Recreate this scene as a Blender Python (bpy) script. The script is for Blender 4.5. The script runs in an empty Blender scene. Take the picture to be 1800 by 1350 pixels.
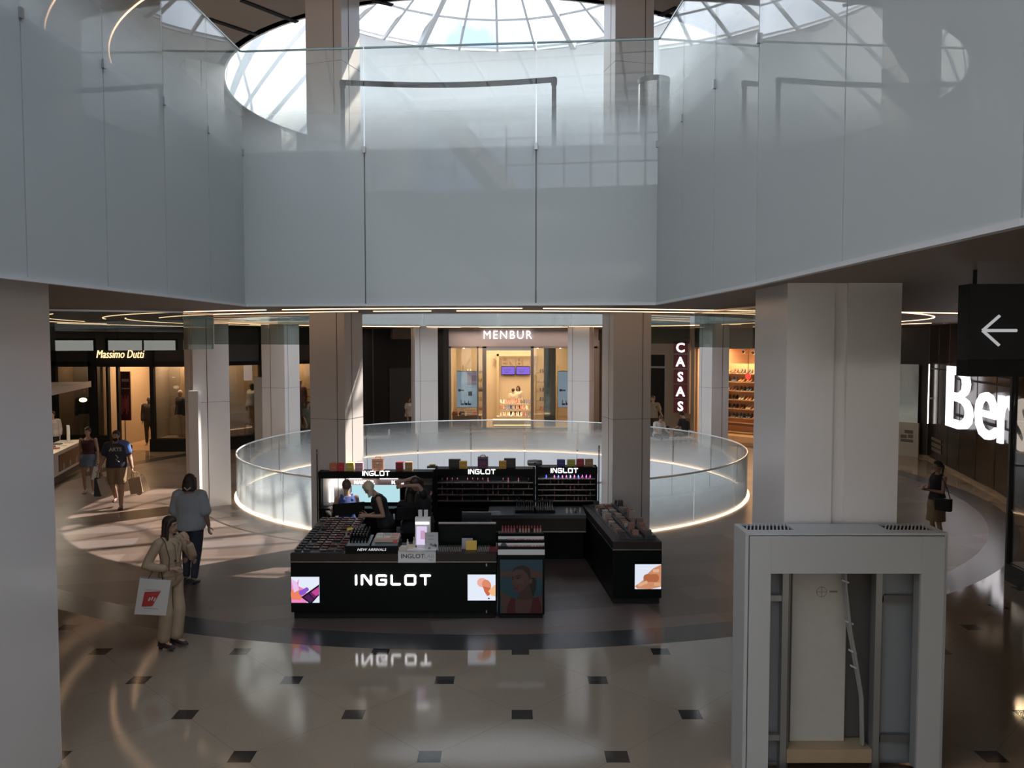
import bpy, bmesh, math, random
from mathutils import Vector, Matrix, Euler
from mathutils.geometry import tessellate_polygon
PI = math.pi; R = math.radians
sc = bpy.context.scene; COL = sc.collection
random.seed(7)
# ------------------------------------------------------------ camera
F_PX = 1456.0; PITCH = math.atan(75.0/F_PX); CAM_Z = 3.85
cd = bpy.data.cameras.new('camera'); cam = bpy.data.objects.new('camera', cd); COL.objects.link(cam)
cd.sensor_width = 36.0; cd.lens = 36.0*F_PX/1800.0; cd.clip_start = .05; cd.clip_end = 500
cam.location = (0, 0, CAM_Z); cam.rotation_euler = (PI/2-PITCH, 0, 0); sc.camera = cam
# ------------------------------------------------------------ sky, sun, exposure
w = bpy.data.worlds.new('world'); sc.world = w; w.use_nodes = True
wn = w.node_tree; wn.nodes.clear()
wo = wn.nodes.new('ShaderNodeOutputWorld'); bg = wn.nodes.new('ShaderNodeBackground')
tc = wn.nodes.new('ShaderNodeTexCoord'); nz = wn.nodes.new('ShaderNodeTexNoise'); nz.inputs['Scale'].default_value = 2.6
nz.inputs['Detail'].default_value = 5; nz.inputs['Roughness'].default_value = .55
cr = wn.nodes.new('ShaderNodeValToRGB')
cr.color_ramp.elements[0].position = .42; cr.color_ramp.elements[0].color = (.19, .265, .43, 1)
cr.color_ramp.elements[1].position = .60; cr.color_ramp.elements[1].color = (.90, .93, .95, 1)
wn.links.new(tc.outputs['Generated'], nz.inputs['Vector']); wn.links.new(nz.outputs['Fac'], cr.inputs['Fac'])
wn.links.new(cr.outputs['Color'], bg.inputs['Color']); bg.inputs['Strength'].default_value = 4.2
wn.links.new(bg.outputs['Background'], wo.inputs['Surface'])
sd = bpy.data.lights.new('sun', 'SUN'); sun = bpy.data.objects.new('sun', sd); COL.objects.link(sun)
sd.energy = 13.0; sd.angle = R(.6); sd.color = (1.0, .90, .80)
sun.rotation_euler = Vector((-2.8, -2.4, -4.37)).to_track_quat('-Z', 'Y').to_euler()
def area(name, loc, rot, sx, sy, energy, col=(1, 1, 1), shape='RECTANGLE', portal=False, spread=None):
    d = bpy.data.lights.new(name, 'AREA'); o = bpy.data.objects.new(name, d); COL.objects.link(o)
    d.shape = shape; d.size = sx; d.size_y = sy; d.energy = energy; d.color = col; o.location = loc; o.rotation_euler = rot
    if portal: d.cycles.is_portal = True
    if spread: d.spread = spread
    return o
CX, CY, RR = -.5, 22.4, 6.75            # centre and radius of the round opening
area('daylight_portal', (CX, CY, 14.2), (0, 0, 0), 13.4, 13.4, 1, shape='ELLIPSE', portal=True)
area('daylight_portal', (-1.25, -2.0, 14.1), (0, 0, 0), 13.8, 23.8, 1, portal=True)
area('arch_portal', (0, -16.5, 13.0), (PI/2, 0, 0), 17, 5.5, 1, portal=True)
vs = sc.view_settings; vs.view_transform = 'Standard'; vs.look = 'None'; vs.exposure = 0.0; vs.gamma = 1.0; vs.use_curve_mapping = False
sc.display_settings.display_device = 'sRGB'
cy = sc.cycles; cy.max_bounces = 7; cy.diffuse_bounces = 4; cy.glossy_bounces = 4; cy.transmission_bounces = 4; cy.transparent_max_bounces = 20
cy.sample_clamp_indirect = 3.0; cy.caustics_reflective = False; cy.caustics_refractive = False; cy.use_denoising = True
# ------------------------------------------------------------ pixel -> place helpers (measuring the photograph)
_F = Vector((0, math.cos(PITCH), -math.sin(PITCH))); _U = Vector((0, math.sin(PITCH), math.cos(PITCH)))
def ray(px, py): return Vector((1, 0, 0))*((px-900)/F_PX) + _U*(-(py-675)/F_PX) + _F
def atz(px, py, z=0.0):
    r = ray(px, py); t = (z-CAM_Z)/r.z; return Vector((0, 0, CAM_Z)) + r*t
def aty(px, py, y):
    r = ray(px, py); return Vector((0, 0, CAM_Z)) + r*(y/r.y)
# ------------------------------------------------------------ materials
def newmat(name):
    m = bpy.data.materials.new(name); m.use_nodes = True; nt = m.node_tree; nt.nodes.clear()
    out = nt.nodes.new('ShaderNodeOutputMaterial'); return m, nt, out
def bsdf(nt, col=(.5, .5, .5), rough=.5, metal=0., spec=.5):
    b = nt.nodes.new('ShaderNodeBsdfPrincipled'); b.inputs['Base Color'].default_value = (*col, 1)
    b.inputs['Roughness'].default_value = rough; b.inputs['Metallic'].default_value = metal; b.inputs['Specular IOR Level'].default_value = spec
    return b
def mat(name, col, rough=.5, metal=0., spec=.5, var=0., scale=8., emit=None, estr=0., bump=0.):
    m, nt, out = newmat(name); b = bsdf(nt, col, rough, metal, spec)
    if var or bump:
        g = nt.nodes.new('ShaderNodeTexCoord'); n = nt.nodes.new('ShaderNodeTexNoise'); n.inputs['Scale'].default_value = scale; n.inputs['Detail'].default_value = 5
        nt.links.new(g.outputs['Object'], n.inputs['Vector'])
        if var:
            mx = nt.nodes.new('ShaderNodeMix'); mx.data_type = 'RGBA'
            mx.inputs[6].default_value = (*[c*(1-var) for c in col], 1); mx.inputs[7].default_value = (*[min(1, c*(1+var)) for c in col], 1)
            nt.links.new(n.outputs['Fac'], mx.inputs[0]); nt.links.new(mx.outputs[2], b.inputs['Base Color'])
        if bump:
            bp = nt.nodes.new('ShaderNodeBump'); bp.inputs['Strength'].default_value = bump; bp.inputs['Distance'].default_value = .01
            nt.links.new(n.outputs['Fac'], bp.inputs['Height']); nt.links.new(bp.outputs['Normal'], b.inputs['Normal'])
    if emit: b.inputs['Emission Color'].default_value = (*emit, 1); b.inputs['Emission Strength'].default_value = estr
    nt.links.new(b.outputs[0], out.inputs[0]); return m
_mc = {}
def cm(col, rough=.5, metal=0., var=0.):
    k = (tuple(round(c, 3) for c in col), rough, metal, var)
    if k not in _mc: _mc[k] = mat('paint', col, rough, metal, var=var, scale=14)
    return _mc[k]
def emis(name, col, s):
    m, nt, out = newmat(name); e = nt.nodes.new('ShaderNodeEmission'); e.inputs[0].default_value = (*col, 1); e.inputs[1].default_value = s
    nt.links.new(e.outputs[0], out.inputs[0]); return m
def mth(nt, op, a, b=None, c=None):
    n = nt.nodes.new('ShaderNodeMath'); n.operation = op
    for i, v in enumerate((a, b, c)):
        if v is None: continue
        if isinstance(v, (int, float)): n.inputs[i].default_value = v
        else: nt.links.new(v, n.inputs[i])
    return n.outputs[0]
def mixc(nt, f, a, b):
    n = nt.nodes.new('ShaderNodeMix'); n.data_type = 'RGBA'
    for i, v in ((0, f), (6, a), (7, b)):
        if isinstance(v, tuple): n.inputs[i].default_value = (*v, 1)
        elif isinstance(v, (int, float)): n.inputs[i].default_value = v
        else: nt.links.new(v, n.inputs[i])
    return n.outputs[2]
def glass(name, frost=None, tint=(.93, .97, .96), fcol=(.72, .75, .76), refl=1.0, base=0.0, rough=0.0):
    """thin sheet glass; frost = [(z, amount), ...] is a printed frosting that fades with height; Schlick reflection on both faces"""
    m, nt, out = newmat(name)
    tr = nt.nodes.new('ShaderNodeBsdfTransparent'); tr.inputs[0].default_value = (*tint, 1)
    cur = tr.outputs[0]
    if frost:
        g = nt.nodes.new('ShaderNodeNewGeometry'); s = nt.nodes.new('ShaderNodeSeparateXYZ'); nt.links.new(g.outputs['Position'], s.inputs[0])
        z0, z1 = frost[0][0], frost[-1][0]
        t = mth(nt, 'DIVIDE', mth(nt, 'SUBTRACT', s.outputs[2], z0), z1-z0)
        r = nt.nodes.new('ShaderNodeValToRGB'); el = r.color_ramp.elements
        while len(el) < len(frost): el.new(.5)
        for e, (z, a) in zip(el, frost): e.position = (z-z0)/(z1-z0); e.color = (a, a, a, 1)
        nt.links.new(t, r.inputs[0])
        d = nt.nodes.new('ShaderNodeBsdfDiffuse'); d.inputs[0].default_value = (*fcol, 1)
        tl = nt.nodes.new('ShaderNodeBsdfTranslucent'); tl.inputs[0].default_value = (*fcol, 1)
        a = nt.nodes.new('ShaderNodeMixShader'); a.inputs[0].default_value = .45; nt.links.new(d.outputs[0], a.inputs[1]); nt.links.new(tl.outputs[0], a.inputs[2])
        b = nt.nodes.new('ShaderNodeMixShader'); nt.links.new(r.outputs[0], b.inputs[0]); nt.links.new(cur, b.inputs[1]); nt.links.new(a.outputs[0], b.inputs[2]); cur = b.outputs[0]
    lw = nt.nodes.new('ShaderNodeLayerWeight'); lw.inputs[0].default_value = .5
    f = mth(nt, 'MULTIPLY_ADD', mth(nt, 'POWER', lw.outputs['Facing'], 5.0), .96*refl, .04*refl+base)
    gl = nt.nodes.new('ShaderNodeBsdfGlossy'); gl.inputs['Roughness'].default_value = rough
    mx = nt.nodes.new('ShaderNodeMixShader'); nt.links.new(f, mx.inputs[0]); nt.links.new(cur, mx.inputs[1]); nt.links.new(gl.outputs[0], mx.inputs[2])
    nt.links.new(mx.outputs[0], out.inputs[0]); return m
M_white = mat('white_paint', (.62, .60, .60), .38, var=.04, scale=2.0)
M_pink = mat('column_lacquer', (.74, .70, .68), .22, var=.03, scale=1.5)
M_brownc = mat('ceiling_brown', (.25, .195, .16), .55, var=.08, scale=.6)
M_fascia = mat('fascia_white', (.90, .92, .93), .35)
M_black = mat('black_lacquer', (.012, .012, .013), .28, var=.2)
M_blackm = mat('black_matte', (.009, .009, .010), .7, spec=.3)
M_dark = mat('dark_metal', (.035, .034, .034), .35, metal=.6)
M_steel = mat('brushed_steel', (.45, .45, .46), .28, metal=1.0)
M_groove = mat('joint_shadow_gap', (.05, .05, .05), .8)
M_beige = mat('beige_wall', (.36, .31, .26), .6, var=.05, scale=1.0)
M_skyframe = mat('skylight_frame', (.62, .64, .66), .4)
M_led = emis('warm_led', (1.0, .60, .34), 4.0)
M_ledw = emis('white_led', (1.0, .93, .86), 4.0)
M_letter = emis('lit_letter', (1.0, .97, 1.0), 3.2)
M_clear = glass('clear_glass', tint=(.95, .98, .97))
M_rim = mat('polished_rim', (.80, .82, .82), .15, metal=.3)
# ------------------------------------------------------------ mesh helpers
class MB:
    def __init__(s): s.v = []; s.f = []
    def add(s, vs_, fs, M=None):
        n = len(s.v)
        for v in vs_:
            v = Vector(v); s.v.append(M @ v if M else v)
        s.f += [tuple(i+n for i in f) for f in fs]; return s
    def box(s, c, d, rz=0., M=None, rx=0., ry=0.):
        x, y, z = d[0]/2, d[1]/2, d[2]/2
        T = Matrix.Translation(c) @ Euler((rx, ry, rz)).to_matrix().to_4x4()
        if M: T = M @ T
        return s.add([(-x,-y,-z),(x,-y,-z),(x,y,-z),(-x,y,-z),(-x,-y,z),(x,-y,z),(x,y,z),(-x,y,z)], [(0,3,2,1),(4,5,6,7),(0,1,5,4),(1,2,6,5),(2,3,7,6),(3,0,4,7)], T)
    def bb(s, x0, x1, y0, y1, z0, z1): return s.box(((x0+x1)/2, (y0+y1)/2, (z0+z1)/2), (abs(x1-x0), abs(y1-y0), abs(z1-z0)))
    def prism(s, poly, z0, z1, M=None):
        n = len(poly); vs_ = [(p[0], p[1], z0) for p in poly]+[(p[0], p[1], z1) for p in poly]
        tri = tessellate_polygon([[Vector((p[0], p[1], 0)) for p in poly]])
        fs = [tuple(reversed(t)) for t in tri]+[tuple(i+n for i in t) for t in tri]+[(i, (i+1) % n, (i+1) % n+n, i+n) for i in range(n)]
        return s.add(vs_, fs, M)
    def rings(s, rs, closed=False, caps=True, M=None):
        n = len(rs[0]); vs_ = [p for r in rs for p in r]; fs = []
        k = len(rs)
        for a in range(k if closed else k-1):
            b = (a+1) % k
            for i in range(n): fs.append((a*n+i, a*n+(i+1) % n, b*n+(i+1) % n, b*n+i))
        if caps and not closed: fs += [tuple(reversed(range(n))), tuple((k-1)*n+i for i in range(n))]
        return s.add(vs_, fs, M)
    def tube(s, path, rad, n=8, closed=False, M=None, flat=1.0):
        path = [Vector(p) for p in path]; rs = []; k = len(path); up0 = None
        for i, p in enumerate(path):
            a = path[(i-1) % k] if (closed or i > 0) else p; b = path[(i+1) % k] if (closed or i < k-1) else p
            t = (b-a).normalized()
            if up0 is None:
                up0 = Vector((0, 0, 1)) if abs(t.z) < .9 else Vector((1, 0, 0))
            x = up0.cross(t).normalized(); y = t.cross(x).normalized(); up0 = y
            r = rad[i] if isinstance(rad, (list, tuple)) else rad
            rs.append([p + x*(math.cos(2*PI*j/n)*r) + y*(math.sin(2*PI*j/n)*r*flat) for j in range(n)])
        return s.rings(rs, closed, M=M)
    def lathe(s, prof, c=(0, 0, 0), n=20, M=None):
        rs = [[(c[0]+r*math.cos(2*PI*j/n), c[1]+r*math.sin(2*PI*j/n), c[2]+z) for j in range(n)] for r, z in prof]
        return s.rings(rs, M=M)
    def arcwall(s, c, r0, r1, z0, z1, a0, a1, n=48):
        full = abs(a1-a0) > 2*PI-1e-4; k = n if full else n+1
        A = [a0+(a1-a0)*i/n for i in range(k)]
        rs = [[(c[0]+r*math.cos(a), c[1]+r*math.sin(a), z) for r, z in ((r0, z0), (r1, z0), (r1, z1), (r0, z1))] for a in A]
        return s.rings(rs, closed=full)
    def build(s, name, m, parent=None, smooth=False, bevel=0., loc=None):
        me = bpy.data.meshes.new(name); me.from_pydata([tuple(v) for v in s.v], [], s.f); me.validate(); me.update()
        bm = bmesh.new(); bm.from_mesh(me); bmesh.ops.recalc_face_normals(bm, faces=bm.faces)
        if bevel > 0:
            es = [e for e in bm.edges if len(e.link_faces) == 2 and e.calc_face_angle(0) > .5]
            bmesh.ops.bevel(bm, geom=es, offset=bevel, segments=2, affect='EDGES', profile=.7, clamp_overlap=True)
        if smooth:
            for f in bm.faces: f.smooth = True
            for e in bm.edges:
                if len(e.link_faces) == 2 and e.calc_face_angle(0) > .7: e.smooth = False
        bm.to_mesh(me); bm.free()
        for mm in (m if isinstance(m, (list, tuple)) else [m]): me.materials.append(mm)
        o = bpy.data.objects.new(name, me); COL.objects.link(o)
        if parent is not None: o.parent = parent
        if loc is not None: o.location = loc
        return o
def holes_slab(name, outer, holes, z0, z1, m):
    loops = [outer]+holes; pts = [Vector((p[0], p[1], 0)) for l in loops for p in l]; n = len(pts)
    tri = tessellate_polygon([[Vector((p[0], p[1], 0)) for p in l] for l in loops])
    vs_ = [(p.x, p.y, z0) for p in pts]+[(p.x, p.y, z1) for p in pts]; fs = [tuple(t) for t in tri]+[tuple(i+n for i in reversed(t)) for t in tri]
    k = 0
    for l in loops:
        for i in range(len(l)): a, b = k+i, k+(i+1) % len(l); fs.append((a, b, b+n, a+n))
        k += len(l)
    mb = MB(); mb.add(vs_, fs); return mb.build(name, m)
def circ(c, r, n=96, a0=0): return [(c[0]+r*math.cos(a0+2*PI*i/n), c[1]+r*math.sin(a0+2*PI*i/n)) for i in range(n)]
def tag(o, label=None, cat=None, group=None, kind=None):
    if label: o['label'] = label
    if cat: o['category'] = cat
    if group: o['group'] = group
    if kind: o['kind'] = kind
    return o
def thing(name, label, cat, loc=(0, 0, 0), rz=0., group=None):
    o = bpy.data.objects.new(name, None); o.empty_display_size = .1; COL.objects.link(o); o.location = loc; o.rotation_euler = (0, 0, rz)
    return tag(o, label, cat, group)
def struct(o): o['kind'] = 'structure'; return o
def copy_tree(o, parent=None):
    c = o.copy(); COL.objects.link(c)
    if parent is not None: c.parent = parent
    for ch in list(o.children): copy_tree(ch, c)
    return c
def put(o, loc, rz=0., label=None, group=None, scale=None):
    o.location = loc; o.rotation_euler = (0, 0, rz)
    if label: o['label'] = label
    if group: o['group'] = group
    if scale: o.scale = (scale,)*3 if isinstance(scale, (int, float)) else scale
    return o
def text(body, size, m, name='lettering', parent=None, loc=(0, 0, 0), rot=(PI/2, 0, 0), ext=.01, bold=0., xs=1., shear=0., align='CENTER', space=1., mirror=False):
    cu = bpy.data.curves.new('t', 'FONT'); cu.body = body; cu.size = size; cu.extrude = ext; cu.offset = bold; cu.align_x = align; cu.shear = shear; cu.space_character = space; cu.resolution_u = 3
    t = bpy.data.objects.new('t', cu); COL.objects.link(t); dg = bpy.context.evaluated_depsgraph_get(); dg.update()
    me = bpy.data.meshes.new_from_object(t.evaluated_get(dg)); bpy.data.objects.remove(t); bpy.data.curves.remove(cu)
    me.materials.clear(); me.materials.append(m)
    if xs != 1. or mirror: me.transform(Matrix.Diagonal((-xs if mirror else xs, 1, 1, 1)))
    o = bpy.data.objects.new(name, me); COL.objects.link(o); o.parent = parent; o.location = loc; o.rotation_euler = rot; return o
# ============================================================ floors
Z1B, Z1T, Z2B = 4.37, 6.35, 10.2       # underside / top of the upper floor slab, upper ceiling
DRUM = 13.85
BX0, BX1, BY0, BY1 = -24, 24, -16, 42
def floor_stone():
    m, nt, out = newmat('polished_stone'); b = bsdf(nt, (.3, .27, .22), .10, spec=.55)
    g = nt.nodes.new('ShaderNodeNewGeometry'); s = nt.nodes.new('ShaderNodeSeparateXYZ'); nt.links.new(g.outputs['Position'], s.inputs[0])
    T = 1.74; X0, Y0 = SQ0
    u = mth(nt, 'DIVIDE', mth(nt, 'SUBTRACT', s.outputs[0], X0), T); v = mth(nt, 'DIVIDE', mth(nt, 'SUBTRACT', s.outputs[1], Y0), T)
    def cell(a): return mth(nt, 'ABSOLUTE', mth(nt, 'SUBTRACT', mth(nt, 'FRACT', mth(nt, 'ADD', a, .5)), .5))
    def sq(a, c): return mth(nt, 'LESS_THAN', mth(nt, 'MAXIMUM', cell(a), cell(c)), .108/T)
    sq1 = sq(u, v); sq2 = sq(mth(nt, 'ADD', u, .5), mth(nt, 'ADD', v, .5)); dark = mth(nt, 'MAXIMUM', sq1, sq2)
    p = mth(nt, 'ADD', u, v); q = mth(nt, 'SUBTRACT', u, v)
    line = mth(nt, 'LESS_THAN', mth(nt, 'MINIMUM', cell(p), cell(q)), .0035)
    n1 = nt.nodes.new('ShaderNodeTexNoise'); n1.inputs['Scale'].default_value = .8; n1.inputs['Detail'].default_value = 6; nt.links.new(g.outputs['Position'], n1.inputs['Vector'])
    n2 = nt.nodes.new('ShaderNodeTexNoise'); n2.inputs['Scale'].default_value = 60; n2.inputs['Detail'].default_value = 3; nt.links.new(g.outputs['Position'], n2.inputs['Vector'])
    wn_ = nt.nodes.new('ShaderNodeTexWhiteNoise'); wn_.noise_dimensions = '2D'
    cb = nt.nodes.new('ShaderNodeCombineXYZ'); nt.links.new(mth(nt, 'FLOOR', p), cb.inputs[0]); nt.links.new(mth(nt, 'FLOOR', q), cb.inputs[1]); nt.links.new(cb.outputs[0], wn_.inputs['Vector'])
    c = mixc(nt, n1.outputs['Fac'], (.235, .18, .13), (.38, .315, .235))
    c = mixc(nt, mth(nt, 'MULTIPLY', wn_.outputs['Value'], .35), c, (.28, .215, .155))
    r = nt.nodes.new('ShaderNodeMapRange'); r.inputs[1].default_value = .55; r.inputs[2].default_value = .75; nt.links.new(n2.outputs['Fac'], r.inputs[0])
    c = mixc(nt, mth(nt, 'MULTIPLY', r.outputs[0], .35), c, (.16, .13, .10))
    c = mixc(nt, mth(nt, 'MULTIPLY', line, .35), c, (.12, .10, .08))
    c = mixc(nt, dark, c, (.035, .033, .030))
    nt.links.new(c, b.inputs['Base Color'])
    bp = nt.nodes.new('ShaderNodeBump'); bp.inputs['Strength'].default_value = .05; bp.inputs['Distance'].default_value = .004; nt.links.new(n2.outputs['Fac'], bp.inputs['Height']); nt.links.new(bp.outputs[0], b.inputs['Normal'])
    rr = nt.nodes.new('ShaderNodeMapRange'); rr.inputs[3].default_value = .03; rr.inputs[4].default_value = .09; nt.links.new(n1.outputs['Fac'], rr.inputs[0]); nt.links.new(rr.outputs[0], b.inputs['Roughness'])
    nt.links.new(b.outputs[0], out.inputs[0]); return m
p0 = atz(755, 1330); SQ0 = (p0.x, p0.y)
def floor_wood():
    m, nt, out = newmat('wood_look_tiles'); b = bsdf(nt, (.2, .15, .12), .33, spec=.45)
    g = nt.nodes.new('ShaderNodeNewGeometry'); mp = nt.nodes.new('ShaderNodeMapping'); mp.inputs['Rotation'].default_value = (0, 0, R(-14)); nt.links.new(g.outputs['Position'], mp.inputs[0])
    br = nt.nodes.new('ShaderNodeTexBrick'); br.inputs['Scale'].default_value = 1.0; br.inputs['Mortar Size'].default_value = .004; br.inputs['Brick Width'].default_value = 1.6; br.inputs['Row Height'].default_value = .62
    br.inputs['Color1'].default_value = (.0, .0, .0, 1); br.inputs['Color2'].default_value = (1, 1, 1, 1); br.inputs['Mortar'].default_value = (.5, .5, .5, 1); nt.links.new(mp.outputs[0], br.inputs['Vector'])
    r = nt.nodes.new('ShaderNodeValToRGB'); e = r.color_ramp.elements; e[0].position = 0; e[0].color = (.075, .05, .04, 1); e[1].position = 1; e[1].color = (.115, .095, .09, 1)
    k = e.new(.4); k.color = (.06, .042, .035, 1); k = e.new(.7); k.color = (.15, .105, .085, 1)
    nt.links.new(br.outputs['Color'], r.inputs[0])
    mp2 = nt.nodes.new('ShaderNodeMapping'); mp2.inputs['Scale'].default_value = (1.2, 14, 1); nt.links.new(mp.outputs[0], mp2.inputs[0])
    n = nt.nodes.new('ShaderNodeTexNoise'); n.inputs['Scale'].default_value = 1.5; n.inputs['Detail'].default_value = 6; nt.links.new(mp2.outputs[0], n.inputs['Vector'])
    c = mixc(nt, mth(nt, 'MULTIPLY', n.outputs['Fac'], .45), r.outputs[0], (.17, .13, .11))
    c = mixc(nt, mth(nt, 'MULTIPLY', br.outputs['Fac'], .7), c, (.06, .05, .045))
    nt.links.new(c, b.inputs['Base Color']); nt.links.new(b.outputs[0], out.inputs[0]); return m
C0 = (CX, CY)
struct(holes_slab('floor', [(BX0, BY0), (BX1, BY0), (BX1, BY1), (BX0, BY1)], [circ(C0, 12.25)], -.3, 0, floor_stone()))
def annulus(name, r0, r1, z0, z1, m, n=128): return struct(MB().arcwall((CX, CY), r0, r1, z0, z1, 0, 2*PI, n).build(name, m))
annulus('floor_border', 11.70, 12.25, -.3, .0, mat('dark_granite', (.040, .042, .042), .25, spec=.35, var=.25, scale=30))
annulus('floor_wood', 6.70, 11.70, -.3, .0, floor_wood())
# the storey below the round opening
struct(MB().arcwall(C0, 6.60, 6.70, -1.9, -.015, 0, 2*PI, 128).build('trim_well_fascia', M_fascia))
_g = MB()
for k in range(22): _a = 2*PI*k/22; _g.box((CX+6.598*math.cos(_a), CY+6.598*math.sin(_a), -.96), (.006, .012, 1.86), _a)
struct(_g.build('trim_well_joint', M_groove))
struct(MB().bb(-16, 16, 8, 38, -6.3, -6.0).build('floor_lower', mat('lower_floor', (.3, .28, .26), .3)))
# ============================================================ upper slab with the round opening and the camera's void
VL = [Vector((-3.73, 6.4, Z1B)), Vector((-3.61, 8.7, Z1B)), atz(430, 531, Z1B)]
VR = [atz(1155, 528, Z1B), atz(1330, 490, Z1B), atz(1800, 371, Z1B)]
print('void', [tuple(round(c, 2) for c in p) for p in VL+VR])
void = [(p.x, p.y) for p in VL]+[(p.x, p.y) for p in VR]+[(2.3, -1), (2.5, -13), (-4.5, -13), (-3.98, 1), (-3.85, 4)]
void_s = void
outer = [(BX0, BY0), (BX1, BY0), (BX1, BY1), (BX0, BY1)]
def inset(poly, d):
    cx = sum(p[0] for p in poly)/len(poly); cy_ = sum(p[1] for p in poly)/len(poly); o = []
    for x, y in poly:
        v = Vector((x-cx, y-cy_)); o.append((x+v.x/v.length*d, y+v.y/v.length*d))
    return o
struct(holes_slab('ceiling', outer, [circ(C0, 6.85), inset(void, .06)], Z1B, Z1B+.15, M_brownc))
struct(holes_slab('floor_upper', outer, [circ(C0, 6.85), inset(void, .06)], Z1B+.15, Z1T, [mat('upper_floor_stone', (.33, .30, .27), .2)]))
struct(holes_slab('ceiling_upper', outer, [circ(C0, 6.80), [(-8.5, -14.5), (6, -14.5), (6, 10.5), (-8.5, 10.5)]], Z2B, Z2B+.25, M_brownc))
# round drum up to the skylight
struct(MB().arcwall(C0, 6.75, 6.95, Z2B, DRUM, 0, 2*PI, 128).build('wall_drum', M_fascia))
struct(MB().arcwall(C0, 6.76, 6.84, Z1B+.0, Z1T, 0, 2*PI, 128).build('trim_opening_fascia', M_fascia))
# roof plane over the drum and the void
struct(holes_slab('roof', [(BX0-.3, BY0-.3), (BX1+.3, BY0-.3), (BX1+.3, BY1+.3), (BX0-.3, BY1+.3)], [circ(C0, 6.9), [(-8.2, -14), (5.7, -14), (5.7, 10), (-8.2, 10)]], DRUM, DRUM+.2, M_white))
# skylight: radial ribs and rings
def skylight():
    t = thing('skylight', 'round glazed skylight of white ribs and rings over the round opening', 'skylight', (CX, CY, DRUM)); t['kind'] = 'structure'
    N = 32; rr = [6.85, 5.15, 3.45, 1.75]; H = lambda r: (6.85-r)*.27
    for k in range(N):
        a = PI/2 + PI/8 + 2*PI*k/N; big = k % 4 == 0; mb = MB(); wd = .16 if big else .075; hh = .30 if big else .12
        r1 = 0.3 if big else (1.75 if k % 2 == 0 else 3.45)
        c, s = math.cos(a), math.sin(a); px, py = -s, c; ring = []
        for r in (6.85, r1):
            ring.append([(c*r+px*wd*i, s*r+py*wd*i, H(r)+hh*j) for i, j in ((-.5, -.5), (.5, -.5), (.5, .5), (-.5, .5))])
        mb.rings(ring).build('rib', M_skyframe, t)
    for r in rr:
        pts = [(math.cos(PI/2+PI/8+2*PI*k/N)*r, math.sin(PI/2+PI/8+2*PI*k/N)*r, H(r)) for k in range(N)]
        MB().tube(pts, .055 if r < 6.8 else .10, 4, closed=True).build('ring', M_skyframe, t)
    g = MB(); ps = [(math.cos(2*PI*k/N+PI/2)*6.85, math.sin(2*PI*k/N+PI/2)*6.85, H(6.85)+.1) for k in range(N)]
    g.add(ps+[(0, 0, H(0)+.1)], [(i, (i+1) % N, N) for i in range(N)]); g.build('pane', M_pane, t)
    MB().lathe([(.5, H(0)-.25), (.5, H(0)+.1)], n=24).build('hub', M_skyframe, t)
M_pane = glass('roof_pane', tint=(.96, .985, .99), refl=.6)
M_pane2 = glass('tinted_roof_pane', tint=(.83, .85, .86), refl=.6)
skylight()
# outer walls
for nm, a in (('wall_left', (BX0-.3, BX0, BY0, BY1, -6.3, DRUM)), ('wall_right', (BX1, BX1+.3, BY0, BY1, -6.3, DRUM)), ('wall_back', (BX0, BX1, BY1, BY1+.3, -6.3, DRUM))):
    struct(MB().bb(*a).build(nm, M_beige))
# wall behind the camera with the arched window that the glass reflects
def rear_wall():
    y = BY0; n = 24
    zb, zt, hw = 10.6, 16, 10.0
    m = MB(); m.bb(BX0, BX1, y-.3, y, -.3, 10.6)
    m.bb(BX0, -hw-.0, y-.3, y, 10.6, 17); m.bb(hw, BX1, y-.3, y, 10.6, 17)
    for i in range(n):
        xa = -hw+2*hw*i/n; xb = -hw+2*hw*(i+1)/n; xm = (xa+xb)/2; z = 12.6+2.6*math.sqrt(max(0, 1-(xm/hw)**2))
        m.bb(xa, xb, y-.3, y, z, 17)
    struct(m.build('wall_rear', M_white))
    t = thing('arched_window', 'wide arched window high on the end wall', 'window', (0, y-.1, 10.6)); t['kind'] = 'structure'
    for i in range(-8, 9): x = i*1.2; MB().bb(x-.05, x+.05, -.05, .05, 0, 2+2.6*math.sqrt(max(0, 1-(x/hw)**2))).build('mullion', M_skyframe, t)
    for z in (1.2, 2.4, 3.5): MB().bb(-hw, hw, -.05, .05, z-.04, z+.04).build('transom', M_skyframe, t)
    MB().bb(-hw, hw, -.01, .01, 0, 4.6).build('pane', M_pane2, t)
    for xa, xb in ((-9.3, -4.4), (5.4, 2.4)): struct(MB().tube([(xa, y+.9, 16), (xb, y+.9, 10.0)], .62, 4).build('beam', M_brownc))
rear_wall()
for k in range(9):  # glowing panels added out of view to brighten the columns and glass
    x = -21.5+k*5.0; t = thing('shop_window', 'added glowing fill panel on the rear wall', 'window', (x, BY0+.02, 0)); t['kind'] = 'structure'
    MB().bb(-2.1, 2.1, 0, .03, .3, 3.9).build('pane', emis('rear_fill_glow', (1, .95, .88), 1.8), t); MB().bb(-2.2, -2.1, 0, .1, 0, 4).bb(2.1, 2.2, 0, .1, 0, 4).bb(-.04, .04, .03, .08, .3, 3.9).bb(-2.1, 2.1, 0, .1, 3.9, 4).bb(-2.1, 2.1, 0, .1, 0, .3).build('window_frame', M_blackm, t)
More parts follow.
